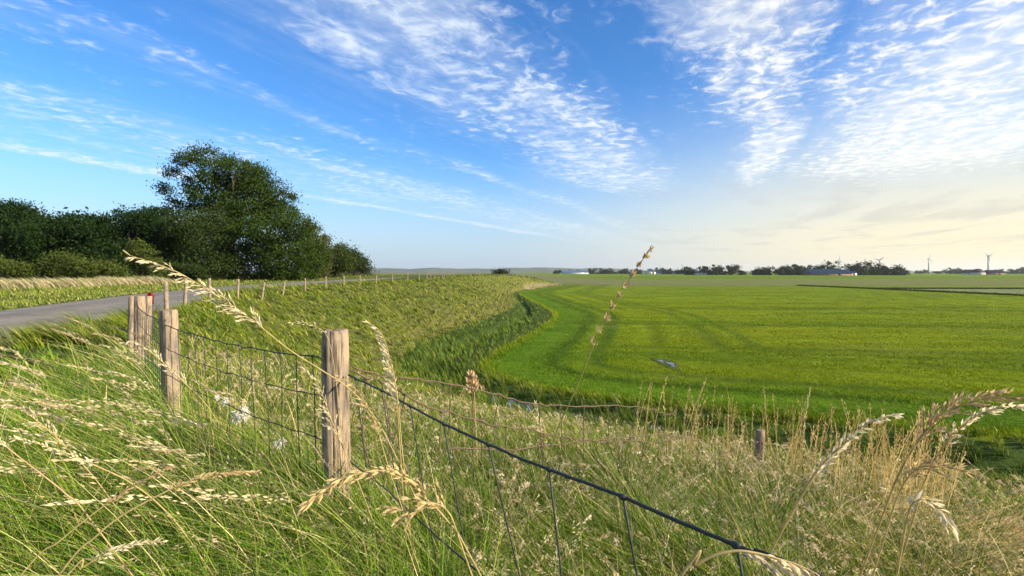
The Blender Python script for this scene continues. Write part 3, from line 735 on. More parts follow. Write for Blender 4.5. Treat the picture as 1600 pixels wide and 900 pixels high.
post(530, 517, 2.2, .058, 'thickest weathered fence post in the row, nearest in front, wire netting tied to its side', 1, (-.02, 0), 96)
post(268, 485, 3.6, .056, 'thick grey brown post standing in grass, between the nearest post and the trio', 2, (-.02, 0), 72)
post(217, 463, 6.0, .056, 'middle and stoutest post of the trio standing close together by the road', 3, (.01, 0), 56)
post(205, 463, 7.6, .05, 'left post of the trio standing close together by the road, half hidden', 4, (.015, 0), 20)
post(231, 463, 9.0, .052, 'right post of the trio by the road, with the red marker behind it', 5, (.015, 0), 20)
po = post_mesh(.056, 1.05, 20, 8, 6).build('fence_post', M['wood'], smooth=True); po.location = (1.25, -.45, gz(1.25, -.45)); tag(po, 'weathered fence post holding the near end of the wire netting', 'fence post', PG)
FARP = [(260, 460, 13.5, 0, 'pale post right of the red marker, its top just above the thick grey brown post'), (290, 459, 17, .05, 'slightly crooked pale post, first in the open right of the red marker'), (328, 459, 20.5, .0, 'upright slim post below the road, second in the open right of the red marker'),
        (372, 452, 24, .01, 'slim post at the road edge under the long drooping seed head'), (411, 450, 27, .16, 'slim post leaning to the right, first past where the road meets the grass'), (443, 443, 30.5, .16, 'slim leaning post, second of the two that lean beside the end of the road'),
        (477, 439, 35, .0, 'upright slim post directly below the big tree right flank'), (509, 438, 39, 0.02, 'upright slim post below the feathery topped tree'), (537, 432, 42, 0, 'slim post in front of the smaller rounded trees at the wood end'),
        (562, 431, 46, .03, 'slim post in front of the last tree of the wood'), (588, 429, 50, 0, 'slim post on the dike crown just right of the last tree'), (613, 428, 54, 0, 'slim post on the dike crown, second past the last tree'),
        (637, 427, 59, .01, 'slim post on the dike crown against the hills, third past the last tree'), (655, 427.5, 65, 0, 'slim post on the dike crown against the hills, fourth past the last tree'),
        (679, 428.5, 71, 0, 'slim post just left of the leaning pair on the far crown'), (691.5, 429, 75, .0, 'upright post of the leaning pair on the far crown'), (694, 430, 75, .22, 'tilted strut of the leaning pair on the far crown')]
for k, (px, top, Y, tl, lab) in enumerate(FARP):
    post(px, top, Y, .055, lab, 20+k, (tl, 0), 10)
for k, (px, Y) in enumerate([(667, 68), (673, 79), (700, 83), (704, 88), (708, 94)]):
    X = (px-800)/FPX*Y
    o = post_mesh(.055, 1.05, 8, 6, 50+k).build('fence_post', M['wood'], smooth=True); o.location = (X, Y, gz(X, Y))
    tag(o, 'tiny pale post in the farthest huddle of posts on the dike crown', 'fence post', 'farthest posts on the dike crown')
LOWX, LOWY = (1187-800)/FPX*7.0, 7.0
post(1187, 672, 7.0, .06, 'grey post low on the slope among tall straw, at the end of the rusty fence', 7, (.03, 0), 24)

# red marker behind the trio
mk = empty('marker_post', (*at(237.5, 470, 10.6)[:2], gz(*at(237.5, 470, 10.6)[:2])))
mz = mk.location.z; hz = H - (466-425)/FPX*10.6 - mz
s = MB(); s.box((0, 0, hz/2 - .1), (.045, .03, hz + .02)); s.build('stake', M['stake'], mk)
s = MB(); s.prism([(-.045, -.09), (.045, -.11), (.055, .06), (.02, .12), (-.04, .105)], -.035, .035, (.0, -.052, hz)); s.build('reflector', M['red'], mk)
tag(mk, 'small marker with a bright red head behind the post trio by the road', 'road marker')

# ------------------------------------------------------------------ wire netting
def bez(pts, n=8):
    """Catmull-Rom through the points"""
    P = [np.array(p, float) for p in pts]; P = [2*P[0]-P[1]] + P + [2*P[-1]-P[-2]]; out = []
    for i in range(1, len(P)-2):
        for k in range(n):
            t = k/n; a, b, c, d = P[i-1:i+3]
            out.append(.5*(2*b + (c-a)*t + (2*a-5*b+4*c-d)*t*t + (3*b-a-3*c+d)*t**3))
    out.append(P[-2]); return out

def netting(name, label, pts_top, rows, gap, rw, rs, spacing, m, seed, lean=.0, wob=.002, group=None, skip=0.0):
    """pts_top: 3-D path of the top wire; rows line wires below it, upright stays between them"""
    g = np.random.default_rng(seed); top = bez(pts_top, 6)
    e = empty(name, tuple(top[0])); L = np.array(top[0])
    lines = []
    for k in range(rows):
        ln = [np.array((p[0] + g.normal(0, wob), p[1] + g.normal(0, wob), p[2] - gap*sum(1 + .12*q for q in range(k)) + g.normal(0, wob))) - L for p in top]
        lines.append(ln); s = MB(); s.tube(ln, rw if k == 0 else rw*.72, 6); s.build('line_wire', m, e, True)
    seglen = [0.0]
    for a, b in zip(top[:-1], top[1:]): seglen.append(seglen[-1] + float(np.linalg.norm(b-a)))
    d = spacing*.5
    while d < seglen[-1]:
        i = max(k for k in range(len(seglen)) if seglen[k] <= d); i = min(i, len(top)-2)
        f = (d - seglen[i])/max(1e-6, seglen[i+1]-seglen[i])
        if g.random() >= skip:
            s = MB(); ps = []
            dx = lean*(.6 + .8*g.random())
            for k, ln in enumerate(lines):
                p = ln[i]*(1-f) + ln[i+1]*f; p = p + np.array((dx*k*gap, 0, 0)); ps.append(p)
            ps.append(ps[-1] + np.array((dx*gap, 0, -gap*.9)))
            s.tube(bez(ps, 3), rs, 5)
            for k, p in enumerate(ps[:-1]):
                t = (lines[k][i+1]-lines[k][i]); t = t/np.linalg.norm(t)
                rr = (rw if k == 0 else rw*.72)*1.75
                s.tube([p - t*rr*1.1, p, p + t*rr*1.1], [rr*.8, rr, rr*.8], 7)
            s.build('stay_wire', m, e, True)
        d += spacing*(.92 + .16*g.random())
    tag(e, label, 'wire netting', group); return e

def plane_pt(px, py, A, B):
    a = (px-800)/FPX; dx, dy = B[0]-A[0], B[1]-A[1]; k = dx/dy
    Y = (A[0] - k*A[1])/(a - k); return at(px, py, Y)
P0, P1, P2, P3, P4, P5 = (1.25, -.45), (-.74, 2.2), (-2.394, 3.6), (-4.37, 6.0), (-6.4, 9.0), (-9.1, 13.5)
NG = 'netting panels of the fence along the dike edge'
off = .05
near = [plane_pt(px, py, (.36+off, .72), (-.74+off, 2.2)) for px, py in ((1330, 922), (1200, 872), (1085, 825), (960, 771), (833, 724), (745, 686), (670, 650), (600, 612), (553, 585))]
near = [(P0[0]+.03, P0[1]+.1, near[0][2] - .02)] + near
near[-1] = (-.69, 2.16, near[-1][2])
netting('wire_netting', 'thick dark netting wire sweeping down to the bottom right from the nearest post', near, 2, .36, .0038, .0024, .235, M['wire'], 1, .18, .0006, NG)
def span(A, zA, B, zB, sag, n=5):
    return [(A[0]+(B[0]-A[0])*t, A[1]+(B[1]-A[1])*t, zA+(zB-zA)*t - sag*4*t*(1-t)) for t in np.linspace(0, 1, n)]
zt = lambda py, Y: H - (py-425)/FPX*Y
netting('wire_netting', 'dark square netting between the nearest post and the second thick post', span((-.79, 2.14), zt(559, 2.15), (P2[0], P2[1]-.06), zt(508, 3.55), .03), 5, .16, .0034, .0022, .165, M['wire'], 2, .04, .003, NG)
netting('wire_netting', 'fine dark netting between the second thick post and the trio of posts', span((P2[0], P2[1]-.06), zt(500, 3.55), (P3[0]+.02, P3[1]-.06), zt(477, 5.95), .04), 4, .18, .0034, .0024, .2, M['wire'], 3, .02, .003, NG)
netting('wire_netting', 'faint netting between posts of the trio and on towards the road', span((P3[0], P3[1]-.06), zt(477, 5.95), (P4[0], P4[1]-.06), zt(477, 8.95), .05) , 4, .18, .0034, .0026, .3, M['wire'], 4, .02, .003, NG)
rowpts = [(-6.4, 8.94)] + [((px-800)/FPX*Y, Y-.06) for (px, tp, Y, tl, lab) in FARP[:14]]
rw_ = empty('strand_wire', (*rowpts[0], gz(*rowpts[0])+.8))
for dz in (.85, .55):
    s = MB(); s.tube([tuple(np.array((p[0], p[1], gz(*p)+dz)) - np.array(rw_.location)) for p in rowpts], .004, 5); s.build('line_wire', M['wire'], rw_)
tag(rw_, 'thin plain wires running along the distant posts on the dike edge', 'fence wire')

# rusty fence down the slope
LP = (LOWX, LOWY)
RA = (-.74, 2.2)
rp = lambda pts: [plane_pt(px, py, RA, LP) for px, py in pts]
RG = 'rusty wires of the old fence down the slope'
def rusty(label, pts, stays, drop, seed, r=.0042):
    g = np.random.default_rng(seed); W = bez(rp(pts), 6); W = [w + np.array((g.normal(0, .004), 0, g.normal(0, .006))) for w in W]
    e = empty('rusty_wire', tuple(W[0])); L = np.array(W[0])
    s = MB(); s.tube([w - L for w in W], r, 6); s.build('line_wire', M['rust'], e, True)
    for px in stays:
        i = int(np.argmin([abs(800 + FPX*w[0]/w[1] - px) for w in W])); p = W[i]
        q = [p, p + np.array((g.normal(0, .015), g.normal(0, .01), -drop*.5)), p + np.array((g.normal(.02, .03), 0, -drop*(.9+.2*g.random())))]
        s = MB(); s.tube([v - L for v in bez(q, 4)], r*.7, 5)
        t = np.array((.65, .75, -.2)); s.tube([p-L-t*.012, p-L, p-L+t*.012], [r*1.3, r*1.9, r*1.3], 6)
        s.tube([q[1]-L-t*.01, q[1]-L, q[1]-L+t*.01], [r, r*1.6, r], 6)
        s.build('stay_wire', M['rust'], e, True)
    tag(e, label, 'fence wire', RG)
rusty('topmost rusty wire ending in a loose curled tip over the green field', [(545, 573), (620, 590), (690, 596), (780, 618), (835, 631), (875, 634), (950, 635), (1010, 638), (1040, 647), (1050, 646), (1055, 641)], [708, 742, 783, 845, 880, 915, 945, 965, 990, 1025], .45, 11)
rusty('middle rusty wire sagging from behind the nearest post, knotted with dry husks', [(545, 580), (600, 598), (640, 620), (690, 642), (780, 665), (840, 675), (890, 684), (940, 690), (990, 688), (1030, 691), (1060, 686)], [571, 598, 632, 688, 752, 796, 846, 880, 930, 975], .5, 12)
rusty('lower rusty wire bending down to the grey post in the tall straw', [(690, 700), (780, 702), (850, 698), (900, 691), (960, 686), (1030, 680), (1060, 682), (1100, 690), (1150, 702), (1187, 716)], [845, 900, 935, 960, 985, 1012, 1040, 1065, 1090, 1115, 1140], .4, 13)
rusty('lowest rusty wire, short and nearly buried in the pale seed grass', [(1060, 726), (1100, 736), (1140, 744), (1180, 752)], [1070, 1100, 1130], .25, 14)

# wool caught in the netting
def wool(label, px, py, Y, s, seed):
    g = np.random.default_rng(seed); mb = MB(); p = np.array(at(px, py, Y))
    for k in range(46):
        a = g.normal(0, 1, 3); a /= np.linalg.norm(a); b = g.normal(0, 1, 3)*.5 + a; st = g.normal(0, s*.28, 3)
        pts = bez([st, st + a*s*.5, st + a*s*.6 + b*s*.35 + np.array((0, 0, -s*.3))], 4)
        mb.tube(pts, [s*.02, s*.05, s*.05, s*.04, s*.045, s*.04, s*.035, s*.025, s*.006][:len(pts)], 5)
    o = mb.build('wool_tuft', M['wool'], smooth=True); o.location = tuple(p); tag(o, label, 'wool', 'tufts of wool caught in the netting')
wool('largest white wool tuft caught low in the netting left of the nearest post', 380, 641, 2.72, .04, 1)
wool('wispy white wool tuft hanging below and left of the largest tuft', 369, 652, 2.76, .035, 2)
wool('small white wool tuft caught on the netting above and left of the largest tuft', 352, 627, 2.85, .025, 3)
wool('white wool tuft deep in the shaded grass under the netting, toward the nearest post', 437, 692, 2.5, .03, 4)
wool('tiny wool tuft stuck on the netting near the second thick post', 340, 620, 2.9, .018, 5)

# ------------------------------------------------------------------ single seed stalks
SG = 'tall single seed stalks in the foreground'
def stalk(label, path, depth, head, style, mstem, mhead, r=.0022, size=.02, n=46, base=None, spread=.012, side=None, seed=0, width=.17):
    """path: (px,py) from tip to base; depth: Y at tip and base; head: share of the path that carries husks"""
    g = np.random.default_rng(seed); m = len(path); width *= .95; size *= .85
    if style in ('plain', 'spike'): n = int(n*1.5)
    P3d = [np.array(at(px, py, depth[0] + (depth[1]-depth[0])*i/(m-1))) for i, (px, py) in enumerate(path)]
    x, y, z = P3d[-1]; gzv = gz(x, y)
    if z > gzv:
        tg = P3d[-1] - P3d[-2]; tg = tg / np.linalg.norm(tg); dz_ = z - gzv + .03
        for f in (.5, 1.0):
            q = tg * np.array((1, 1, 0)) * (.9 if f < 1 else .55)
            P3d.append(P3d[-1] + np.array((q[0]*dz_*.5, q[1]*dz_*.5, -dz_*.5)))
    C = bez(P3d, 10); C = np.array(C)
    seg = np.concatenate([[0], np.cumsum(np.linalg.norm(np.diff(C, axis=0), axis=1))])
    vis = seg[(m-1)*10]
    def pos(d):
        i = int(np.clip(np.searchsorted(seg, d) - 1, 0, len(C)-2)); f = (d-seg[i])/max(1e-9, seg[i+1]-seg[i])
        return C[i]*(1-f) + C[i+1]*f, (C[i]-C[i+1])/max(1e-9, np.linalg.norm(C[i]-C[i+1]))
    e = empty('grass_stalk', tuple(C[-1])); L = np.array(C[-1])
    s = MB(); k = len(C); s.tube([c - L for c in C], [r*(.35 + .65*min(1, i/(k*.5))) for i in range(k)], 6); s.build('stem', mstem, e, True)
    hd = MB(); hl = vis*head
    for q in range(n):
        u = q/(n-1); 
        if style == 'tufts': u = ((math.floor(u*10) + .45*g.random())/10)**1.35 + .0
        d = min(hl*(u**.9), hl); p, t = pos(d)
        side_v = g.normal(0, 1, 3); side_v -= t*np.dot(side_v, t); side_v /= np.linalg.norm(side_v)
        if side is not None:
            sv = np.array(side, float); side_v = side_v*.45 + sv; side_v /= np.linalg.norm(side_v)
        sp = spread*(.25 + 1.2*u) if style != 'spike' else spread*.5
        if style == 'branch':
            # side branches with their own rows of husks
            nb = max(3, int(4 + 4*u)); bl = spread*(1.2 + 4.5*u)
            dirb = t*.85 + side_v*.5; dirb /= np.linalg.norm(dirb)
            e2 = p + dirb*bl + np.array((0, 0, -.25*bl))
            pts = bez([p, p + dirb*bl*.5, e2], 4); hd.tube([v - L for v in pts], r*.3, 4, cap=False)
            for w in range(nb):
                f = (w + .6)/nb; a = pts[min(len(pts)-1, int(f*(len(pts)-1)))]
                dd = dirb + g.normal(0, .16, 3) + np.array((0, 0, -.12)); hd.spindle(a - L, dd, size*(.7+.5*g.random()), size*width*.75)
        else:
            a = p + side_v*sp*g.random(); dd = t*1.0 + side_v*(.15 + .45*g.random()) + g.normal(0, .2, 3) + np.array((0, 0, -.08))
            hd.spindle(a - L, dd, size*(.5+.8*g.random()), size*width)
    hd.build('seed_head', mhead, e, False)
    tag(e, label, 'grass stalk', SG); return e

W, Gd, Br, SS, SGn = M['pale'], M['gold'], M['brown'], M['stem_straw'], M['stem_green']
stalk('very long pale stalk arching across the nearest post, its feathery head over the road', [(203, 399), (240, 411), (275, 424), (305, 441), (340, 463), (392, 498), (450, 545), (505, 580), (545, 607), (580, 645), (612, 700)], (1.35, 1.75), .40, 'branch', SS, W, .0023, .019, 44, spread=.011, seed=1)
stalk('solitary tall stalk with brown ragged tufts standing out over the green field', [(1017, 389), (1000, 412), (982, 438), (965, 462), (950, 492), (936, 515), (925, 545), (905, 595), (886, 638), (868, 680)], (2.0, 2.3), .56, 'tufts', SGn, Br, .0028, .027, 120, spread=.010, seed=2, width=.2)
stalk('bent over pale panicle right of the nearest post, husks hanging to its left', [(578, 505), (592, 516), (603, 538), (611, 568), (618, 600), (623, 640), (627, 690), (632, 740)], (1.75, 1.8), .55, 'branch', SS, W, .0022, .022, 26, spread=.013, side=(-.9, -.2, -.1), seed=3)
stalk('second thinner stem standing behind the bent pale panicle', [(600, 545), (612, 580), (620, 630), (625, 700)], (1.9, 1.9), .35, 'plain', SS, W, .002, .015, 18, spread=.008, seed=4)
stalk('short brown reed plume standing above the upper rusty wire', [(735, 585), (738, 592), (740, 600), (741, 612), (742, 640), (745, 700)], (3.4, 3.4), .25, 'plain', SS, Br, .004, .05, 60, spread=.045, seed=5, width=.28)
stalk('heavy golden ear curving over the base of the nearest post', [(471, 795), (500, 772), (535, 748), (575, 738), (610, 736), (640, 752), (668, 780), (700, 815), (730, 860)], (1.02, 1.2), .66, 'plain', SS, Gd, .0022, .025, 95, spread=.013, seed=6, width=.15)
stalk('golden husk bunch drooping right of the heavy golden ear', [(610, 792), (640, 800), (660, 788), (676, 786), (700, 800), (720, 850)], (1.1, 1.15), .6, 'branch', SS, Gd, .002, .022, 16, spread=.014, seed=7, width=.22)
stalk('brown plume bowing out of the frame at the right edge above the straw', [(1612, 624), (1570, 620), (1535, 624), (1502, 634), (1470, 652), (1440, 682), (1410, 730), (1385, 790)], (1.2, 1.4), .58, 'branch', SS, Br, .0026, .024, 40, spread=.015, seed=8)
stalk('pale ear bowing right just under the brown plume at the right edge', [(1606, 637), (1565, 636), (1535, 646), (1508, 662), (1478, 692), (1450, 740), (1430, 800)], (1.15, 1.4), .5, 'plain', SS, W, .0023, .022, 56, spread=.010, seed=9)
stalk('long straight diagonal stalk with a neat pale spiked ear at right', [(1402, 648), (1378, 654), (1352, 664), (1325, 688), (1298, 712), (1272, 742), (1235, 806), (1200, 870), (1180, 905)], (1.0, 1.15), .43, 'plain', SS, W, .0022, .020, 62, spread=.008, seed=10)
stalk('flat tan plume pointing right in the middle of the right hand straw', [(1512, 736), (1480, 731), (1450, 728), (1428, 736), (1405, 770), (1385, 830)], (1.3, 1.4), .5, 'branch', SS, Gd, .0022, .022, 24, spread=.011, seed=11)
stalk('stalk with a long white drooping spikelet among the right hand straw', [(1488, 822), (1470, 798), (1452, 786), (1434, 780), (1420, 800), (1408, 860), (1400, 910)], (1.0, 1.05), .38, 'plain', SS, W, .002, .034, 14, spread=.006, seed=12, width=.15)
stalk('arching stalk with big pale husks at the bottom edge under the dark wire', [(1275, 896), (1245, 882), (1212, 872), (1180, 864), (1150, 861), (1115, 868), (1085, 884), (1060, 905)], (.70, .72), .42, 'branch', SS, W, .0022, .021, 12, spread=.009, side=(.2, 0, -.9), seed=13, width=.2)
stalk('slim knotted stalk standing beside the middle rusty wire', [(837, 629), (839, 645), (842, 662), (845, 690), (846, 730), (846, 770)], (3.3, 3.3), .35, 'plain', SS, W, .003, .03, 30, spread=.012, seed=14)
stalk('silvery panicle hanging across the foot of the post trio', [(195, 536), (206, 532), (222, 540), (245, 558), (268, 578), (290, 600), (320, 630), (360, 690)], (2.5, 2.7), .5, 'branch', SS, W, .0026, .026, 22, spread=.012, seed=15)
stalk('pale ear lying along the far left edge below the road', [(18, 684), (48, 690), (80, 700), (115, 712), (150, 728), (200, 752), (250, 790), (300, 850)], (1.3, 1.5), .36, 'plain', SS, W, .002, .016, 48, spread=.007, seed=16)
stalk('golden ear lying flat across the lower left grass', [(405, 737), (370, 738), (335, 742), (290, 754), (240, 778), (190, 806), (150, 838), (95, 895)], (1.25, 1.15), .42, 'plain', SS, Gd, .0023, .020, 52, spread=.006, seed=17)
stalk('thin purplish ear crossing behind the flat golden ear at lower left', [(275, 728), (240, 742), (205, 762), (170, 785), (130, 815), (90, 848), (40, 890)], (1.3, 1.2), .45, 'plain', SS, Br, .0018, .014, 60, spread=.005, seed=18)
stalk('pale ear sweeping low along the bottom left of the grass', [(255, 846), (225, 848), (195, 854), (165, 866), (130, 886), (100, 905)], (1.05, 1.0), .6, 'plain', SS, W, .0018, .016, 44, spread=.005, seed=19)
stalk('pale plume leaning at the far left edge, below the road', [(0, 628), (22, 634), (45, 648), (75, 672), (110, 706), (150, 750), (200, 820)], (1.6, 1.8), .35, 'branch', SS, W, .002, .018, 20, spread=.010, seed=20)
stalk('reddish leaning stem with few husks at the left edge', [(-20, 670), (10, 698), (40, 722), (70, 745), (103, 772), (140, 810)], (1.2, 1.3), .2, 'plain', M['brown'], W, .0018, .014, 14, spread=.005, seed=21)
stalk('slender arched stalk just left of the nearest post top', [(448, 505), (462, 503), (478, 505), (495, 511), (510, 524), (520, 560), (530, 640)], (1.9, 2.0), .33, 'plain', SS, W, .0015, .016, 16, spread=.006, seed=22)
stalk('pale panicle leaning on the left side of the nearest post', [(478, 583), (492, 594), (502, 612), (512, 640), (524, 672), (545, 720), (570, 780)], (1.75, 1.8), .55, 'branch', SS, W, .002, .02, 20, spread=.011, seed=23)
stalk('pale panicle drooping over the right side of the nearest post', [(530, 588), (548, 600), (565, 620), (580, 648), (592, 680), (610, 740), (630, 800)], (1.6, 1.75), .5, 'branch', SS, Gd, .002, .02, 18, spread=.012, seed=24)
stalk('straight tall thin spike, leftmost in the upright straw beside the grey post', [(1159, 660), (1161, 690), (1164, 720), (1166, 770), (1166, 800)], (5.6, 5.6), .55, 'spike', SS, W, .004, .035, 40, spread=.02, seed=25)
stalk('tallest thin spike rising right behind the grey post', [(1194, 606), (1196, 640), (1199, 670), (1201, 720), (1202, 780)], (5.8, 5.8), .5, 'spike', SS, Gd, .004, .03, 40, spread=.015, seed=26)
stalk('tall thin spike standing highest in the straw right of the grey post', [(1266, 607), (1260, 640), (1256, 670), (1252, 720), (1248, 780)], (5.4, 5.4), .5, 'spike', SS, W, .004, .03, 40, spread=.015, seed=27)

# ------------------------------------------------------------------ trees
def tree(name, label, cat, base, lobes, leaf, n, cA, cB, trunk_r, limbs=8, seed=0, group=None, droop=.0, clump=1.0, fill=.35):
    """tapered trunk with limbs to the lobes; crown = leaf clumps spread through the lobes (px,py,Y,r in pixels or metres given as 3-D)"""
    g = np.random.default_rng(seed); e = empty(name, base); B = np.array(base)
    L = np.array(lobes, float); L[:, :3] -= B
    zt_ = L[:, 2].max(); 
    s = MB(); cx = np.average(L[:, 0], weights=L[:, 3]); cy = np.average(L[:, 1], weights=L[:, 3])
    trunk = [(0, 0, -.3), (0.05*cx, 0.05*cy, zt_*.15), (.25*cx, .25*cy, zt_*.35), (.6*cx, .6*cy, zt_*.6), (.9*cx, .9*cy, zt_*.85)]
    s.tube(trunk, [trunk_r*1.25, trunk_r, trunk_r*.8, trunk_r*.5, trunk_r*.15], 8)
    for k in np.argsort(-L[:, 3])[:limbs] if limbs < len(L) else range(len(L)):
        l = L[k]; f = np.clip(l[2]/zt_*.55, .12, .75); p = np.array([.6*cx*f, .6*cy*f, zt_*f])
        m_ = (p + l[:3])/2 + np.array((0, 0, .1*l[3])) + g.normal(0, .15, 3)
        s.tube(bez([p, m_, l[:3] + g.normal(0, .2, 3)], 4), np.linspace(trunk_r*.42, trunk_r*.08, 9), 6)
        for _ in range(3):
            d = g.normal(0, 1, 3); d[2] = abs(d[2]); d /= np.linalg.norm(d)
            s.tube([m_, m_ + (l[:3]-m_)*.5 + d*l[3]*.3, l[:3] + d*l[3]*.85], [trunk_r*.2, trunk_r*.12, trunk_r*.03], 5)
    s.build('trunk', M['bark'], e, True)
    wgt = L[:, 3]**2; wgt /= wgt.sum()
    cs = (leaf*3.0 if leaf > 1 else .25 + leaf*3.2)*clump; nc = max(20, n//42)
    li = g.choice(len(L), nc, p=wgt); d = g.normal(0, 1, (nc, 3)); d /= np.linalg.norm(d, axis=1, keepdims=True)
    rad = np.where(g.random(nc) < fill, g.random(nc)**.5, .78 + .3*g.random(nc))
    C = L[li, :3] + d*(rad*L[li, 3])[:, None]*np.array((1, 1, .92))
    C = C[C[:, 2] > .3] if (C[:, 2] > .3).sum() > 10 else C
    nc = len(C); ci = g.integers(0, nc, n)
    cr = cs*(.5 + .9*g.random(nc))
    P = C[ci] + g.normal(0, 1, (n, 3))*(cr[ci]*.5)[:, None]*np.array((1, 1, .65))
    P[:, 2] -= droop*np.abs(g.normal(0, 1, n))
    P[:, 2] = np.maximum(P[:, 2], .1)
    a = g.normal(0, 1, (n, 3)); a /= np.linalg.norm(a, axis=1, keepdims=True)
    b = np.cross(a, g.normal(0, 1, (n, 3)) + np.array((0, 0, .0))); b /= np.linalg.norm(b, axis=1, keepdims=True)
    sz = leaf*(.6 + .7*g.random(n))[:, None]
    V = np.stack([P - a*sz*.5, P + b*sz*.28, P + a*sz*.5, P - b*sz*.28], 1).reshape(-1, 3)
    tC = (.25 + .5*g.random(nc))[ci][:, None] + .25*g.random((n, 1))
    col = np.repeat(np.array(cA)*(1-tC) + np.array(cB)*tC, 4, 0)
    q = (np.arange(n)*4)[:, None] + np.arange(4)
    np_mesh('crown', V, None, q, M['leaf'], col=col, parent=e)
    tag(e, label, cat, group); return e

def lob(pl, Y, dy=1.0, g=None):
    """lobes from (px,py,radius px) at depth Y, staggered in depth"""
    out = []; g = np.random.default_rng(abs(int(pl[0][0]))+3)
    for (px, py, r) in pl:
        y = Y + g.normal(0, 1)*dy; out.append((*at(px, py, y), r*Y/FPX))
    return out
def base_at(px, Y): x = (px-800)/FPX*Y; return (x, Y, gz(x, Y))
TG = 'trees of the wood beyond the road'
DK, LT = (.012, .032, .006), (.062, .082, .016)
tree('broadleaf_tree', 'tallest tree of the wood, open windswept top with sky showing between branches', 'tree', base_at(362, 76),
     lob([(256, 292, 11), (268, 268, 10), (284, 250, 13), (300, 241, 9), (324, 246, 17), (330, 272, 16), (352, 255, 13), (368, 262, 15), (390, 268, 15), (408, 276, 15), (428, 294, 15), (446, 310, 13), (408, 308, 18), (370, 296, 18), (340, 306, 15), (298, 288, 12), (276, 318, 12), (300, 322, 11), (316, 345, 16), (380, 335, 24), (425, 335, 22), (350, 352, 22), (455, 330, 9), (345, 285, 17), (378, 285, 17), (412, 322, 20), (328, 318, 17), (360, 322, 20), (305, 300, 12), (400, 296, 16)], 76, 2.0),
     .29, 50000, DK, (.050, .085, .009), .55, 22, 1, TG, fill=.25)
tree('broadleaf_tree', 'broad dark bushy tree forming the right flank under the tallest tree', 'tree', base_at(420, 71),
     lob([(380, 385, 38), (425, 370, 36), (455, 375, 34), (410, 410, 36), (455, 412, 32), (345, 400, 34), (485, 400, 26), (470, 350, 18), (440, 340, 18), (400, 428, 22), (440, 428, 22), (475, 426, 20), (365, 428, 20)], 71, 2.5), .28, 44000, DK, (.050, .082, .009), .45, 9, 2, TG)
tree('broadleaf_tree', 'dark round tree filling the foot of the tallest tree on its left side', 'tree', base_at(300, 69),
     lob([(310, 380, 34), (280, 375, 32), (320, 415, 30), (265, 405, 30), (290, 350, 20), (345, 420, 24), (300, 430, 18), (270, 428, 18), (330, 350, 24)], 69, 2.0), .28, 32000, (.013, .03, .008), (.050, .072, .015), .4, 6, 3, TG)
tree('feathery_tree', 'olive feathery pointed tree on the right side of the wood', 'tree', base_at(490, 84),
     lob([(480, 350, 9), (489, 362, 12), (478, 375, 15), (495, 385, 15), (505, 375, 9), (488, 405, 18), (508, 402, 13), (500, 420, 14)], 84, 1.5), .27, 13000, (.035, .048, .014), (.11, .115, .035), .25, 8, 4, TG, clump=.8)
tree('rounded_tree', 'smaller rounded tree between the feathery tree and the last tree', 'tree', base_at(525, 92),
     lob([(520, 400, 15), (530, 394, 12), (515, 417, 14), (538, 410, 15), (528, 424, 10)], 92, 1.5), .28, 11000, DK, (.065, .085, .016), .25, 5, 5, TG)
tree('rounded_tree', 'last and lowest tree at the right end of the wood', 'tree', base_at(553, 100),
     lob([(545, 398, 12), (556, 406, 13), (565, 416, 12), (545, 415, 13), (572, 424, 8)], 100, 1.5), .30, 10000, (.012, .027, .008), (.045, .066, .014), .25, 5, 6, TG)
LW = [(-120, 300, 60, 'tree at the wood left end, mostly beyond the picture edge'), (-55, 300, 60, 'tall dark tree cut off by the left edge of the picture'), (8, 308, 58, 'dark domed tree at the left edge, higher than its right neighbour'), (55, 330, 60, 'low dark tree just right of the domed tree at left'),
      (105, 331, 62, 'dark flat topped tree in the middle of the left wood'), (150, 331, 60, 'dark tree with a ragged rim, left of the twin crowned tree'), (198, 320, 62, 'dark twin crowned tree in the wood, left of the tallest'), (240, 318, 66, 'dark leafy tree touching the tallest tree from the left')]
for k, (px, top, Y, lab) in enumerate(LW):
    g = np.random.default_rng(100+k); pl = []
    for q in range(9):
        dx = g.uniform(-32, 32); rr = g.uniform(17, 27); pl.append((px+dx, top + rr + abs(dx)*.35 + g.uniform(0, 4) + (q > 3)*g.uniform(15, 70), rr))
    pl += [(px-18, 425, 22), (px+18, 425, 22)]
    tree('broadleaf_tree', lab, 'tree', base_at(px, Y+2), lob(pl, Y+2, 1.8), .28, 19000, (.008, .022, .005), (.020, .044, .007), .3, 8, 120+k, TG)
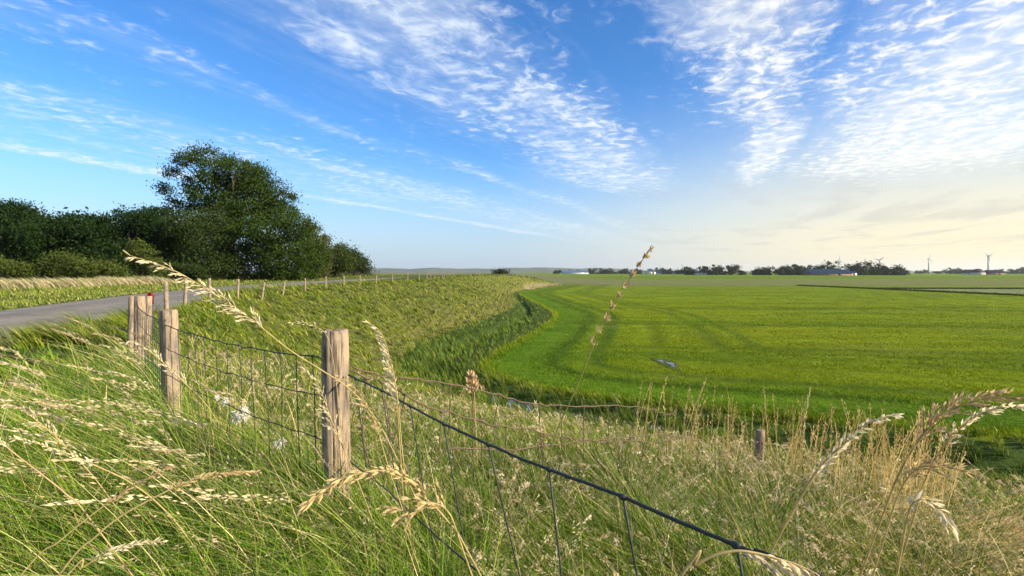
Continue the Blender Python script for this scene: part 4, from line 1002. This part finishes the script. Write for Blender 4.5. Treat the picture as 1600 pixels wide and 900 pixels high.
# a second, deeper row that keeps the wood dark
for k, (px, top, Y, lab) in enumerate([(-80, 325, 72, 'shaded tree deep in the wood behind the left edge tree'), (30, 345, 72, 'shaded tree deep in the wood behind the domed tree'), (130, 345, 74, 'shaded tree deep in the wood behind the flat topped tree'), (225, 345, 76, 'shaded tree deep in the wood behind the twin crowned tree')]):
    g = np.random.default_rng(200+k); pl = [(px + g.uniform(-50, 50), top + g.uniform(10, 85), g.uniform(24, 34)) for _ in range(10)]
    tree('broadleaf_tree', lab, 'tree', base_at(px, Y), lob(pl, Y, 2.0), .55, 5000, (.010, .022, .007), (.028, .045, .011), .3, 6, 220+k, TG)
SHG = 'shrubs along the edge of the wood'
SH = [(95, 408, 50, [(85, 408, 12), (105, 404, 11), (125, 415, 11), (70, 418, 10), (100, 422, 14), (140, 424, 9)], 'sunlit olive shrub, widest in front of the dark wood'), (30, 420, 49, [(25, 420, 9), (42, 424, 9), (12, 426, 9)], 'low olive shrub at the far left before the wood'),
      (-10, 412, 50, [(-8, 412, 11), (6, 420, 10), (-25, 418, 12)], 'shrub cut by the left edge of the picture'), (165, 420, 51, [(158, 418, 10), (175, 422, 9), (150, 426, 8), (188, 427, 7)], 'small ragged shrub right of the widest olive shrub'),
      (222, 395, 54, [(214, 378, 5), (220, 388, 9), (228, 402, 13), (212, 405, 11), (236, 415, 12), (215, 422, 12), (248, 424, 9)], 'taller loose shrub rising behind the drooping pale seed head'), (285, 420, 60, [(275, 420, 9), (295, 424, 9), (310, 427, 7)], 'low dark shrub in the shade under the wood')]
for k, (px, py, Y, pl, lab) in enumerate(SH):
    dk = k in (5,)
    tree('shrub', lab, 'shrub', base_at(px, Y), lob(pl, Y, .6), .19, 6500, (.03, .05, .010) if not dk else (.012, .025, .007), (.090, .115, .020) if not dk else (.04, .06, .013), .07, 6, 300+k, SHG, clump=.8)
tree('shrub', 'lone dark bush on the far bend of the dike against the hills', 'shrub', base_at(782, 128), lob([(777, 427.5, 4), (784, 426, 4), (790, 428, 3.2), (773, 429, 2.5)], 128, .5), .3, 1500, (.012, .025, .010), (.035, .05, .016), .12, 4, 330)

# ------------------------------------------------------------------ distance: trees, farms, turbines, dunes
HG = 'trees round the farms on the horizon'
hz_ = [  # px, top y, half width px, Y, label
 (1078, 421, 11, 700, 'low tree clump leftmost in the farm row, beside the pale sheds'), (1100, 419.5, 9, 690, 'low tree just right of the pale sheds'), (1124, 417, 11, 680, 'round tree third from the left in the farm row'), (1150, 419, 12, 680, 'wide low tree between round trees of the farm row'),
 (1186, 420, 7, 670, 'small tree standing apart in the middle of the farm row'), (1196, 419, 6, 660, 'small tree just right of the apart standing one'), (1217, 417.5, 9, 650, 'tree at the left start of the dense farm clump'), (1232, 416, 11, 650, 'rounded tree in the dense farm clump, left half'),
 (1252, 418, 10, 645, 'low tree above the left end of the long blue roof'), (1283, 413.5, 13, 650, 'tree behind the long blue roof, left part'), (1302, 414, 12, 650, 'tree behind the long blue roof, right part'), (1330, 411, 9, 640, 'taller tree right of the long blue roof'),
 (1345, 417, 9, 630, 'low tree between the two tallest farm trees'), (1362, 409.5, 10, 630, 'tallest tree of the farm clump'), (1378, 417, 9, 630, 'tree right of the tallest farm tree'), (1396, 418, 8, 630, 'low tree near the right end of the farm clump'), (1410, 419, 7, 630, 'last tree at the right end of the farm clump')]
def far_tree(px, top, hw, Y, lab, seed, grp=HG):
    top -= 1.8*(Y < 900); hw *= 1.2
    g = np.random.default_rng(seed); b = base_at(px, Y); py0 = 425 + (H-b[2])*FPX/Y; hgt = py0 - top
    pl = [(px + g.uniform(-.6, .6)*hw, top + hgt*f + hw*.35, hw*g.uniform(.5, .75)) for f in (.08, .22, .3, .45, .5, .62, .7)]
    tree('farm_tree', lab, 'tree', b, lob(pl, Y, 2.0), 2.0, 1900, (.016, .028, .010), (.050, .065, .020), .5, 4, seed, grp, clump=.6, fill=.6)
for k, a in enumerate(hz_): far_tree(*a, 400+k)
HG2 = 'tiny trees along the far horizon'
far2 = [(905, 422.5, 7, 1100), (925, 422, 9, 1100), (942, 421, 8, 1080), (955, 421.5, 8, 1050), (975, 421.5, 8, 1050), (992, 421, 9, 1050), (1016, 422, 7, 1000), (1030, 421, 8, 1000), (1046, 419.5, 8, 950), (1058, 420.5, 8, 950), (870, 423, 7, 1200), (888, 423, 6, 1200), (1470, 422.5, 8, 1300), (1492, 420.5, 9, 1150), (1505, 420.8, 8, 1150), (1560, 420.5, 10, 1200), (1585, 421, 9, 1200), (1598, 420, 8, 1150), (1440, 423, 8, 1300)]
for k, a in enumerate(far2): far_tree(*a, 'tiny dark tree in the blue grey row along the far horizon', 440+k, HG2)

def farm(name, label, px, Y, w, d, hw, hr, rz, wall, roof, cat='building', door=True, grp=None):
    b = base_at(px, Y); e = empty(name, b); e.rotation_euler.z = rz
    s = MB(); s.box((0, 0, hw/2 - .2), (w, d, hw + .4)); 
    s.prism([(-d/2 + .05, 0), (d/2 - .05, 0), (0, hr - .05)], -w/2 + .01, w/2 - .01, (0, 0, hw + .001), R(90)); s.build('wall', wall, e)
    s = MB(); ov = .5
    s.prism([(-d/2-ov, -.25), (0, hr), (d/2+ov, -.25), (d/2+ov, .05), (0, hr+.3), (-d/2-ov, .05)], -w/2-ov, w/2+ov, (0, 0, hw+.02), R(90)); s.build('roof', roof, e)
    if door:
        s = MB(); s.box((w*.2, -d/2-.03, hw*.45), (min(4, w*.2), .1, hw*.8)); s.build('door', M['dark_opening'], e)
        for k in (-.3, -.1):
            s = MB(); s.box((w*k, -d/2-.03, hw*.55), (min(2, w*.1), .1, hw*.3)); s.build('window', M['dark_opening'], e)
    tag(e, label, cat, grp); return e
farm('barn', 'long low barn with a blue grey roof among the farm trees', 1293, 600, 46, 18, 2.6, 4.2, R(-3), M['brick'], M['sheet_roof'])
farm('shed', 'small pale shed right of the long blue roofed barn', 1327, 600, 12, 9, 3.2, 1.4, R(8), M['pale_wall'], M['sheet_roof'])
farm('shed', 'wide pale shed at the left of the farm row', 1098, 690, 22, 14, 2.8, 2.4, R(5), M['pale_wall'], M['sheet_roof'])
farm('house', 'white farmhouse with a tiled roof below the right hand turbine', 1528, 760, 17, 12, 3.6, 5.0, R(30), M['pale_wall'], M['tile_roof'])
farm('shed', 'dark roofed shed left of the white farmhouse', 1514, 770, 13, 10, 3.0, 4.6, R(-5), M['pale_wall'], M['tile_roof'])
farm('barn', 'low barn right of the white farmhouse', 1552, 800, 24, 12, 3, 4, R(0), M['brick'], M['tile_roof'])
farm('greenhouse', 'pale low greenhouse far off, left of the solitary stalk', 898, 1000, 50, 25, 3.5, 3.5, R(0), M['glasshouse'], M['glasshouse'], door=False)
farm('shed', 'white shed far off, right of the solitary stalk tip', 1016, 950, 16, 12, 4.5, 2.0, R(10), M['pale_wall'], M['pale_wall'])
farm('greenhouse', 'pale low greenhouse far off, furthest right of the solitary stalk', 1050, 960, 60, 20, 3, 3, R(0), M['glasshouse'], M['sheet_roof'], door=False)

def turbine(label, px, hub_py, Y, rad, rot, yaw):
    b = base_at(px, Y); e = empty('wind_turbine', b); hh = H - (hub_py-425)/FPX*Y - b[2]; e.rotation_euler.z = yaw
    s = MB(); s.tube([(0, 0, -1), (0, 0, hh*.5), (0, 0, hh)], [3.4, 2.8, 2.0], 14); s.build('tower', M['silhouette_steel'], e, True)
    s = MB(); s.box((0, .8, hh+1.2), (3.2, 8, 3.2)); s.build('nacelle', M['silhouette_steel'], e)
    s = MB(); s.tube([(0, -3.25, hh+1.2), (0, -4.5, hh+1.2), (0, -6, hh+1.2)], [1.9, 1.7, .4], 12); s.build('hub', M['silhouette_steel'], e, True)
    for k in range(3):
        a = rot + k*2*math.pi/3; dx, dz = math.sin(a), math.cos(a); s = MB(); i0 = 0
        for t, c in ((0, 2.0), (.12, 5.0), (.3, 4.6), (.7, 3.2), (1, 1.0)):
            x, z = dx*rad*t, dz*rad*t
            for sx, sy in ((-.5, 0), (0, -.25), (.5, 0), (0, .25)):
                s.v.append((x + dz*sx*c*1.3, -4.6 + sy*c, hh+1.2 + z - dx*sx*c*1.3))
            if i0:
                for q in range(4): s.q.append((i0-4+q, i0-4+(q+1) % 4, i0+(q+1) % 4, i0+q))
            i0 += 4
        s.build('blade', M['silhouette_steel'], e)
    tag(e, label, 'wind turbine', 'wind turbines on the horizon')
turbine('wind turbine rising behind the long blue roofed barn', 1311, 407, 2300, 24, R(0), R(15))
turbine('smallest wind turbine, peeping over the tallest farm tree', 1374, 407, 2600, 24, R(50), R(-20))
turbine('wind turbine standing alone in the gap right of the farm clump', 1451, 405, 2300, 26, R(5), R(35))
turbine('nearest and largest wind turbine, over the white farmhouse', 1544, 400.5, 2100, 26, R(60), R(10))

def dunes():
    for (x0, x1, Y, amp, seed, nm) in ((-2600, 1500, 4300, 46, 3, 'hills'), (-1500, 5200, 3600, 15, 8, 'far_treeline')):
        n = 220; mb = MB()
        for i in range(n+1):
            x = x0 + (x1-x0)*i/n; f = math.sin(math.pi*i/n)**.4
            hgt = amp*(.45 + .75*float(fbm(np.array([x*.0035]), np.array([seed*1.7]), seed, 4)[0]))*f
            if nm == 'far_treeline': hgt = 3 + amp*.9*float(fbm(np.array([x*.012]), np.array([2.0]), seed, 4)[0])*f
            for (dy, k) in ((-260, 0), (-120, .55), (-30, .95), (60, 1), (200, .6), (400, 0)):
                w = 1 + .25*(float(vnoise(np.array([x*.006]), np.array([dy*.01]), seed)[0]) - .5)
                mb.v.append((x, Y + dy, -4 + (hgt+4)*k*(w if 0 < k < 1 else 1)))
            if i:
                for q in range(5): a = (i-1)*6+q; mb.q.append((a, a+6, a+7, a+1))
        o = mb.build(nm, M['hill'], smooth=True); tag(o, kind='structure' if nm == 'hills' else 'stuff')
dunes()

# ------------------------------------------------------------------ sky, sun, camera
w = bpy.data.worlds.new('World'); scene.world = w; w.use_nodes = True
def build_sky():
    nt = w.node_tree; nt.nodes.clear(); L = nt.links.new
    out = nt.nodes.new('ShaderNodeOutputWorld'); bg = nt.nodes.new('ShaderNodeBackground'); L(bg.outputs[0], out.inputs[0])
    sky = nt.nodes.new('ShaderNodeTexSky'); sky.sky_type = 'NISHITA'; sky.sun_disc = False
    sky.sun_elevation = R(SUN_EL); sky.sun_rotation = R(SUN_AZ); sky.altitude = 0; sky.air_density = 1.0; sky.dust_density = .6; sky.ozone_density = 2.0
    def m(op, a, b=None, c=None, clamp=False):
        n = nt.nodes.new('ShaderNodeMath'); n.operation = op; n.use_clamp = clamp
        for i, v in enumerate((a, b, c)):
            if v is None: continue
            if isinstance(v, (int, float)): n.inputs[i].default_value = v
            else: L(v, n.inputs[i])
        return n.outputs[0]
    def mr(v, a, b, c=0.0, d=1.0, smooth=True):
        n = nt.nodes.new('ShaderNodeMapRange'); n.interpolation_type = 'SMOOTHSTEP' if smooth else 'LINEAR'; n.clamp = True
        L(v, n.inputs[0])
        for i, q in zip((1, 2, 3, 4), (a, b, c, d)): n.inputs[i].default_value = q
        return n.outputs[0]
    def comb(x, y, z=0.0):
        n = nt.nodes.new('ShaderNodeCombineXYZ')
        for i, v in enumerate((x, y, z)):
            if isinstance(v, (int, float)): n.inputs[i].default_value = v
            else: L(v, n.inputs[i])
        return n.outputs[0]
    def noise(vec, scale, detail=4.0, rough=.55, dist=0.0):
        n = nt.nodes.new('ShaderNodeTexNoise'); n.inputs['Scale'].default_value = scale; n.inputs['Detail'].default_value = detail; n.inputs['Roughness'].default_value = rough; n.inputs['Distortion'].default_value = dist
        L(vec, n.inputs['Vector']); return n.outputs['Fac']
    def mixc(f, a, b, mode='MIX'):
        n = nt.nodes.new('ShaderNodeMix'); n.data_type = 'RGBA'; n.blend_type = mode
        for i, v in ((0, f), (6, a), (7, b)):
            if isinstance(v, (int, float)): n.inputs[i].default_value = v
            elif isinstance(v, tuple): n.inputs[i].default_value = (*v, 1)
            else: L(v, n.inputs[i])
        return n.outputs[2]
    tc = nt.nodes.new('ShaderNodeTexCoord'); sp = nt.nodes.new('ShaderNodeSeparateXYZ'); L(tc.outputs['Generated'], sp.inputs[0])
    x, y, z = sp.outputs; dz = m('MAXIMUM', z, .012)
    # air: Nishita, deepened
    hs = nt.nodes.new('ShaderNodeHueSaturation'); hs.inputs['Saturation'].default_value = SKY_SAT; hs.inputs['Value'].default_value = 1.0; L(sky.outputs[0], hs.inputs['Color'])
    air = mixc(1.0, hs.outputs[0], SKY_TINT, 'MULTIPLY')
    # cloud deck: direction projected on a level layer, streets run along t
    u = m('DIVIDE', x, dz); v = m('DIVIDE', y, dz)
    s0 = m('SUBTRACT', m('MULTIPLY', u, .9), m('MULTIPLY', v, .43)); t = m('ADD', m('MULTIPLY', u, .43), m('MULTIPLY', v, .9))
    st = comb(s0, t)
    warp = noise(comb(m('MULTIPLY', s0, .9), m('MULTIPLY', t, .55), 3.7), 1.0, 3.0)
    s = m('ADD', s0, m('MULTIPLY', m('SUBTRACT', warp, .5), .85))
    pos = mr(s, -6.0, 3.0, 0, 1, False)
    stops = [(-6, .0), (-5.6, .1), (-5.25, .95), (-5.02, .45), (-4.5, .58), (-3.6, .64), (-3.2, .34), (-2.85, .2), (-2.55, .58), (-2.3, .26), (-1.98, .42), (-1.7, .70), (-1.3, .84), (-1.0, .9), (-.80, .42), (-.5, .2), (-.27, .45), (-.12, .88), (.12, .84), (.3, .45), (.46, .66), (.75, .97), (1.25, 1.0), (1.6, .88), (2.2, .62), (3, .5)]
    r = nt.nodes.new('ShaderNodeValToRGB'); e = r.color_ramp.elements; e[0].position = 0; e[0].color = (0, 0, 0, 1); e.remove(e[1])
    for p, q in stops[1:]:
        k = e.new((p+6)/9); k.color = (q, q, q, 1)
    L(pos, r.inputs[0]); cov = r.outputs[0]
    big = mr(s, -2.4, -1.9); end = m('SUBTRACT', 1.0, m('MULTIPLY', mr(t, 5.2, 7.4), big)); cov = m('MULTIPLY', cov, m('ADD', m('MULTIPLY', end, .75), .25))
    n1 = noise(comb(m('MULTIPLY', s, 2.0), m('MULTIPLY', t, .7), 1.3), 1.0, 6.0, .6)
    mk_w = noise(comb(s0, t, 9.0), 3.0, 2.0)
    n2 = noise(comb(m('ADD', m('MULTIPLY', s0, 1.0), m('MULTIPLY', mk_w, .25)), m('MULTIPLY', t, .8), 5.1), 11.0, 4.0, .62, .35)
    n2b = noise(comb(m('ADD', s0, m('MULTIPLY', mk_w, .3)), m('MULTIPLY', t, .62), 8.3), 6.0, 5.0, .6, .3); sel = mr(noise(comb(s0, m('MULTIPLY', t, .6), 6.6), .9, 2.0), .4, .6)
    n2 = m('ADD', m('MULTIPLY', n2, m('SUBTRACT', 1.0, m('MULTIPLY', sel, .65))), m('MULTIPLY', n2b, m('MULTIPLY', sel, .65)))
    n3 = noise(comb(m('MULTIPLY', s0, 1.6), m('MULTIPLY', t, .34), 2.2), 5.0, 6.0, .65, .4)
    d = m('ADD', cov, m('MULTIPLY', m('SUBTRACT', n1, .5), 1.05)); d = m('ADD', d, m('MULTIPLY', m('SUBTRACT', n2, .5), 1.35)); d = m('ADD', d, m('MULTIPLY', m('SUBTRACT', n3, .5), .55))
    thick = mr(d, .32, 1.12); veil = m('MULTIPLY', mr(m('ADD', cov, m('MULTIPLY', m('SUBTRACT', n3, .5), .9)), .26, 1.0), .38)
    a = m('MAXIMUM', m('MULTIPLY', thick, .86), veil)
    va = m('MULTIPLY', mr(m('ABSOLUTE', m('ADD', s, 1.5)), 0.0, .5, 1.0, 0.0), m('MULTIPLY', mr(n3, .2, .75), .62)); va = m('MULTIPLY', va, m('SUBTRACT', 1.0, mr(t, 3.8, 6.2)))
    a = m('MAXIMUM', a, va)
    a = m('MULTIPLY', a, mr(z, .03, .10))
    # the veil of thin high cloud and haze low on the sunward side
    az = m('DIVIDE', x, m('SQRT', m('ADD', m('MULTIPLY', x, x), m('MULTIPLY', y, y))))
    sunny = mr(az, -.08, .72); low = m('SUBTRACT', 1.0, mr(z, .0, .37)); nv = noise(comb(m('MULTIPLY', u, .25), m('MULTIPLY', v, .6), 7.7), 1.0, 5.0)
    glow = m('MULTIPLY', m('MULTIPLY', sunny, low), m('ADD', .78, m('MULTIPLY', nv, .40)), None, True)
    warm = mixc(mr(z, 0.0, .22), WARM_LOW, WARM_HIGH)
    lowveil = m('MULTIPLY', m('SUBTRACT', 1.0, mr(z, -.02, .24)), .85)
    base = mixc(lowveil, air, PALE)
    base = mixc(glow, base, warm)
    lit = mixc(sunny, CLOUD_L, CLOUD_R)
    shade = mixc(mr(n2, .42, .68), mixc(.45, base, lit), lit)
    wisps = noise(comb(m('MULTIPLY', s0, .35), m('MULTIPLY', t, .12), 4.4), 2.2, 5.0, .6, .5)
    lw = m('MULTIPLY', m('MULTIPLY', mr(wisps, .48, .66), mr(sunny, .15, .6)), m('MULTIPLY', mr(z, .01, .05), m('SUBTRACT', 1.0, mr(z, .10, .20))))
    base = mixc(m('MULTIPLY', lw, .42), base, WISP)
    fin = mixc(a, base, shade)
    L(fin, bg.inputs[0]); bg.inputs[1].default_value = SKY_STRENGTH
SKY_STRENGTH = .092
SKY_SAT = 1.28; SKY_TINT = (.72, .96, 1.22)
WISP = (3.3, 3.3, 3.1); PALE = (3.1, 3.75, 4.7); WARM_LOW = (6.4, 5.5, 3.5); WARM_HIGH = (5.3, 5.0, 3.9); CLOUD_L = (5.2, 5.7, 6.2); CLOUD_R = (7.4, 7.0, 5.9)
build_sky()

def haze():
    m = bpy.data.materials.new('thin_air'); m.use_nodes = True; nt = m.node_tree; nt.nodes.clear()
    o = nt.nodes.new('ShaderNodeOutputMaterial'); v = nt.nodes.new('ShaderNodeVolumePrincipled')
    v.inputs['Density'].default_value = HAZE; v.inputs['Color'].default_value = (.78, .86, .96, 1); v.inputs['Anisotropy'].default_value = .3
    nt.links.new(v.outputs[0], o.inputs['Volume'])
    s = MB(); s.box((0, 0, 62.5), (18400, 18400, 145)); tag(s.build('haze', m), kind='stuff')
HAZE = 7e-5
haze()
sun = bpy.data.lights.new('Sun', 'SUN'); sun.energy = 5.0; sun.angle = R(.6); sun.color = (1.0, .87, .64)
so = link(bpy.data.objects.new('Sun', sun)); so.location = (60, -10, 60)
S = Vector((math.sin(R(SUN_AZ))*math.cos(R(SUN_EL)), math.cos(R(SUN_AZ))*math.cos(R(SUN_EL)), math.sin(R(SUN_EL))))
so.rotation_euler = (-S).to_track_quat('-Z', 'Y').to_euler()

cam = bpy.data.cameras.new('Camera'); co = link(bpy.data.objects.new('Camera', cam))
cam.sensor_width = 36; cam.lens = 36*FPX/1600; cam.shift_y = -25/1600; cam.clip_start = .05; cam.clip_end = 20000
co.location = (0, 0, H); co.rotation_euler = (R(90), 0, 0); scene.camera = co

vs = scene.view_settings; vs.view_transform = 'Standard'; vs.look = 'None'; vs.gamma = 1; vs.exposure = .98; vs.use_curve_mapping = False
scene.render.engine = 'CYCLES'; cy = scene.cycles
cy.max_bounces = 6; cy.diffuse_bounces = 3; cy.glossy_bounces = 2; cy.transmission_bounces = 4; cy.transparent_max_bounces = 6
cy.use_denoising = True; cy.use_adaptive_sampling = True; cy.adaptive_threshold = .02
cy.caustics_reflective = False; cy.caustics_refractive = False
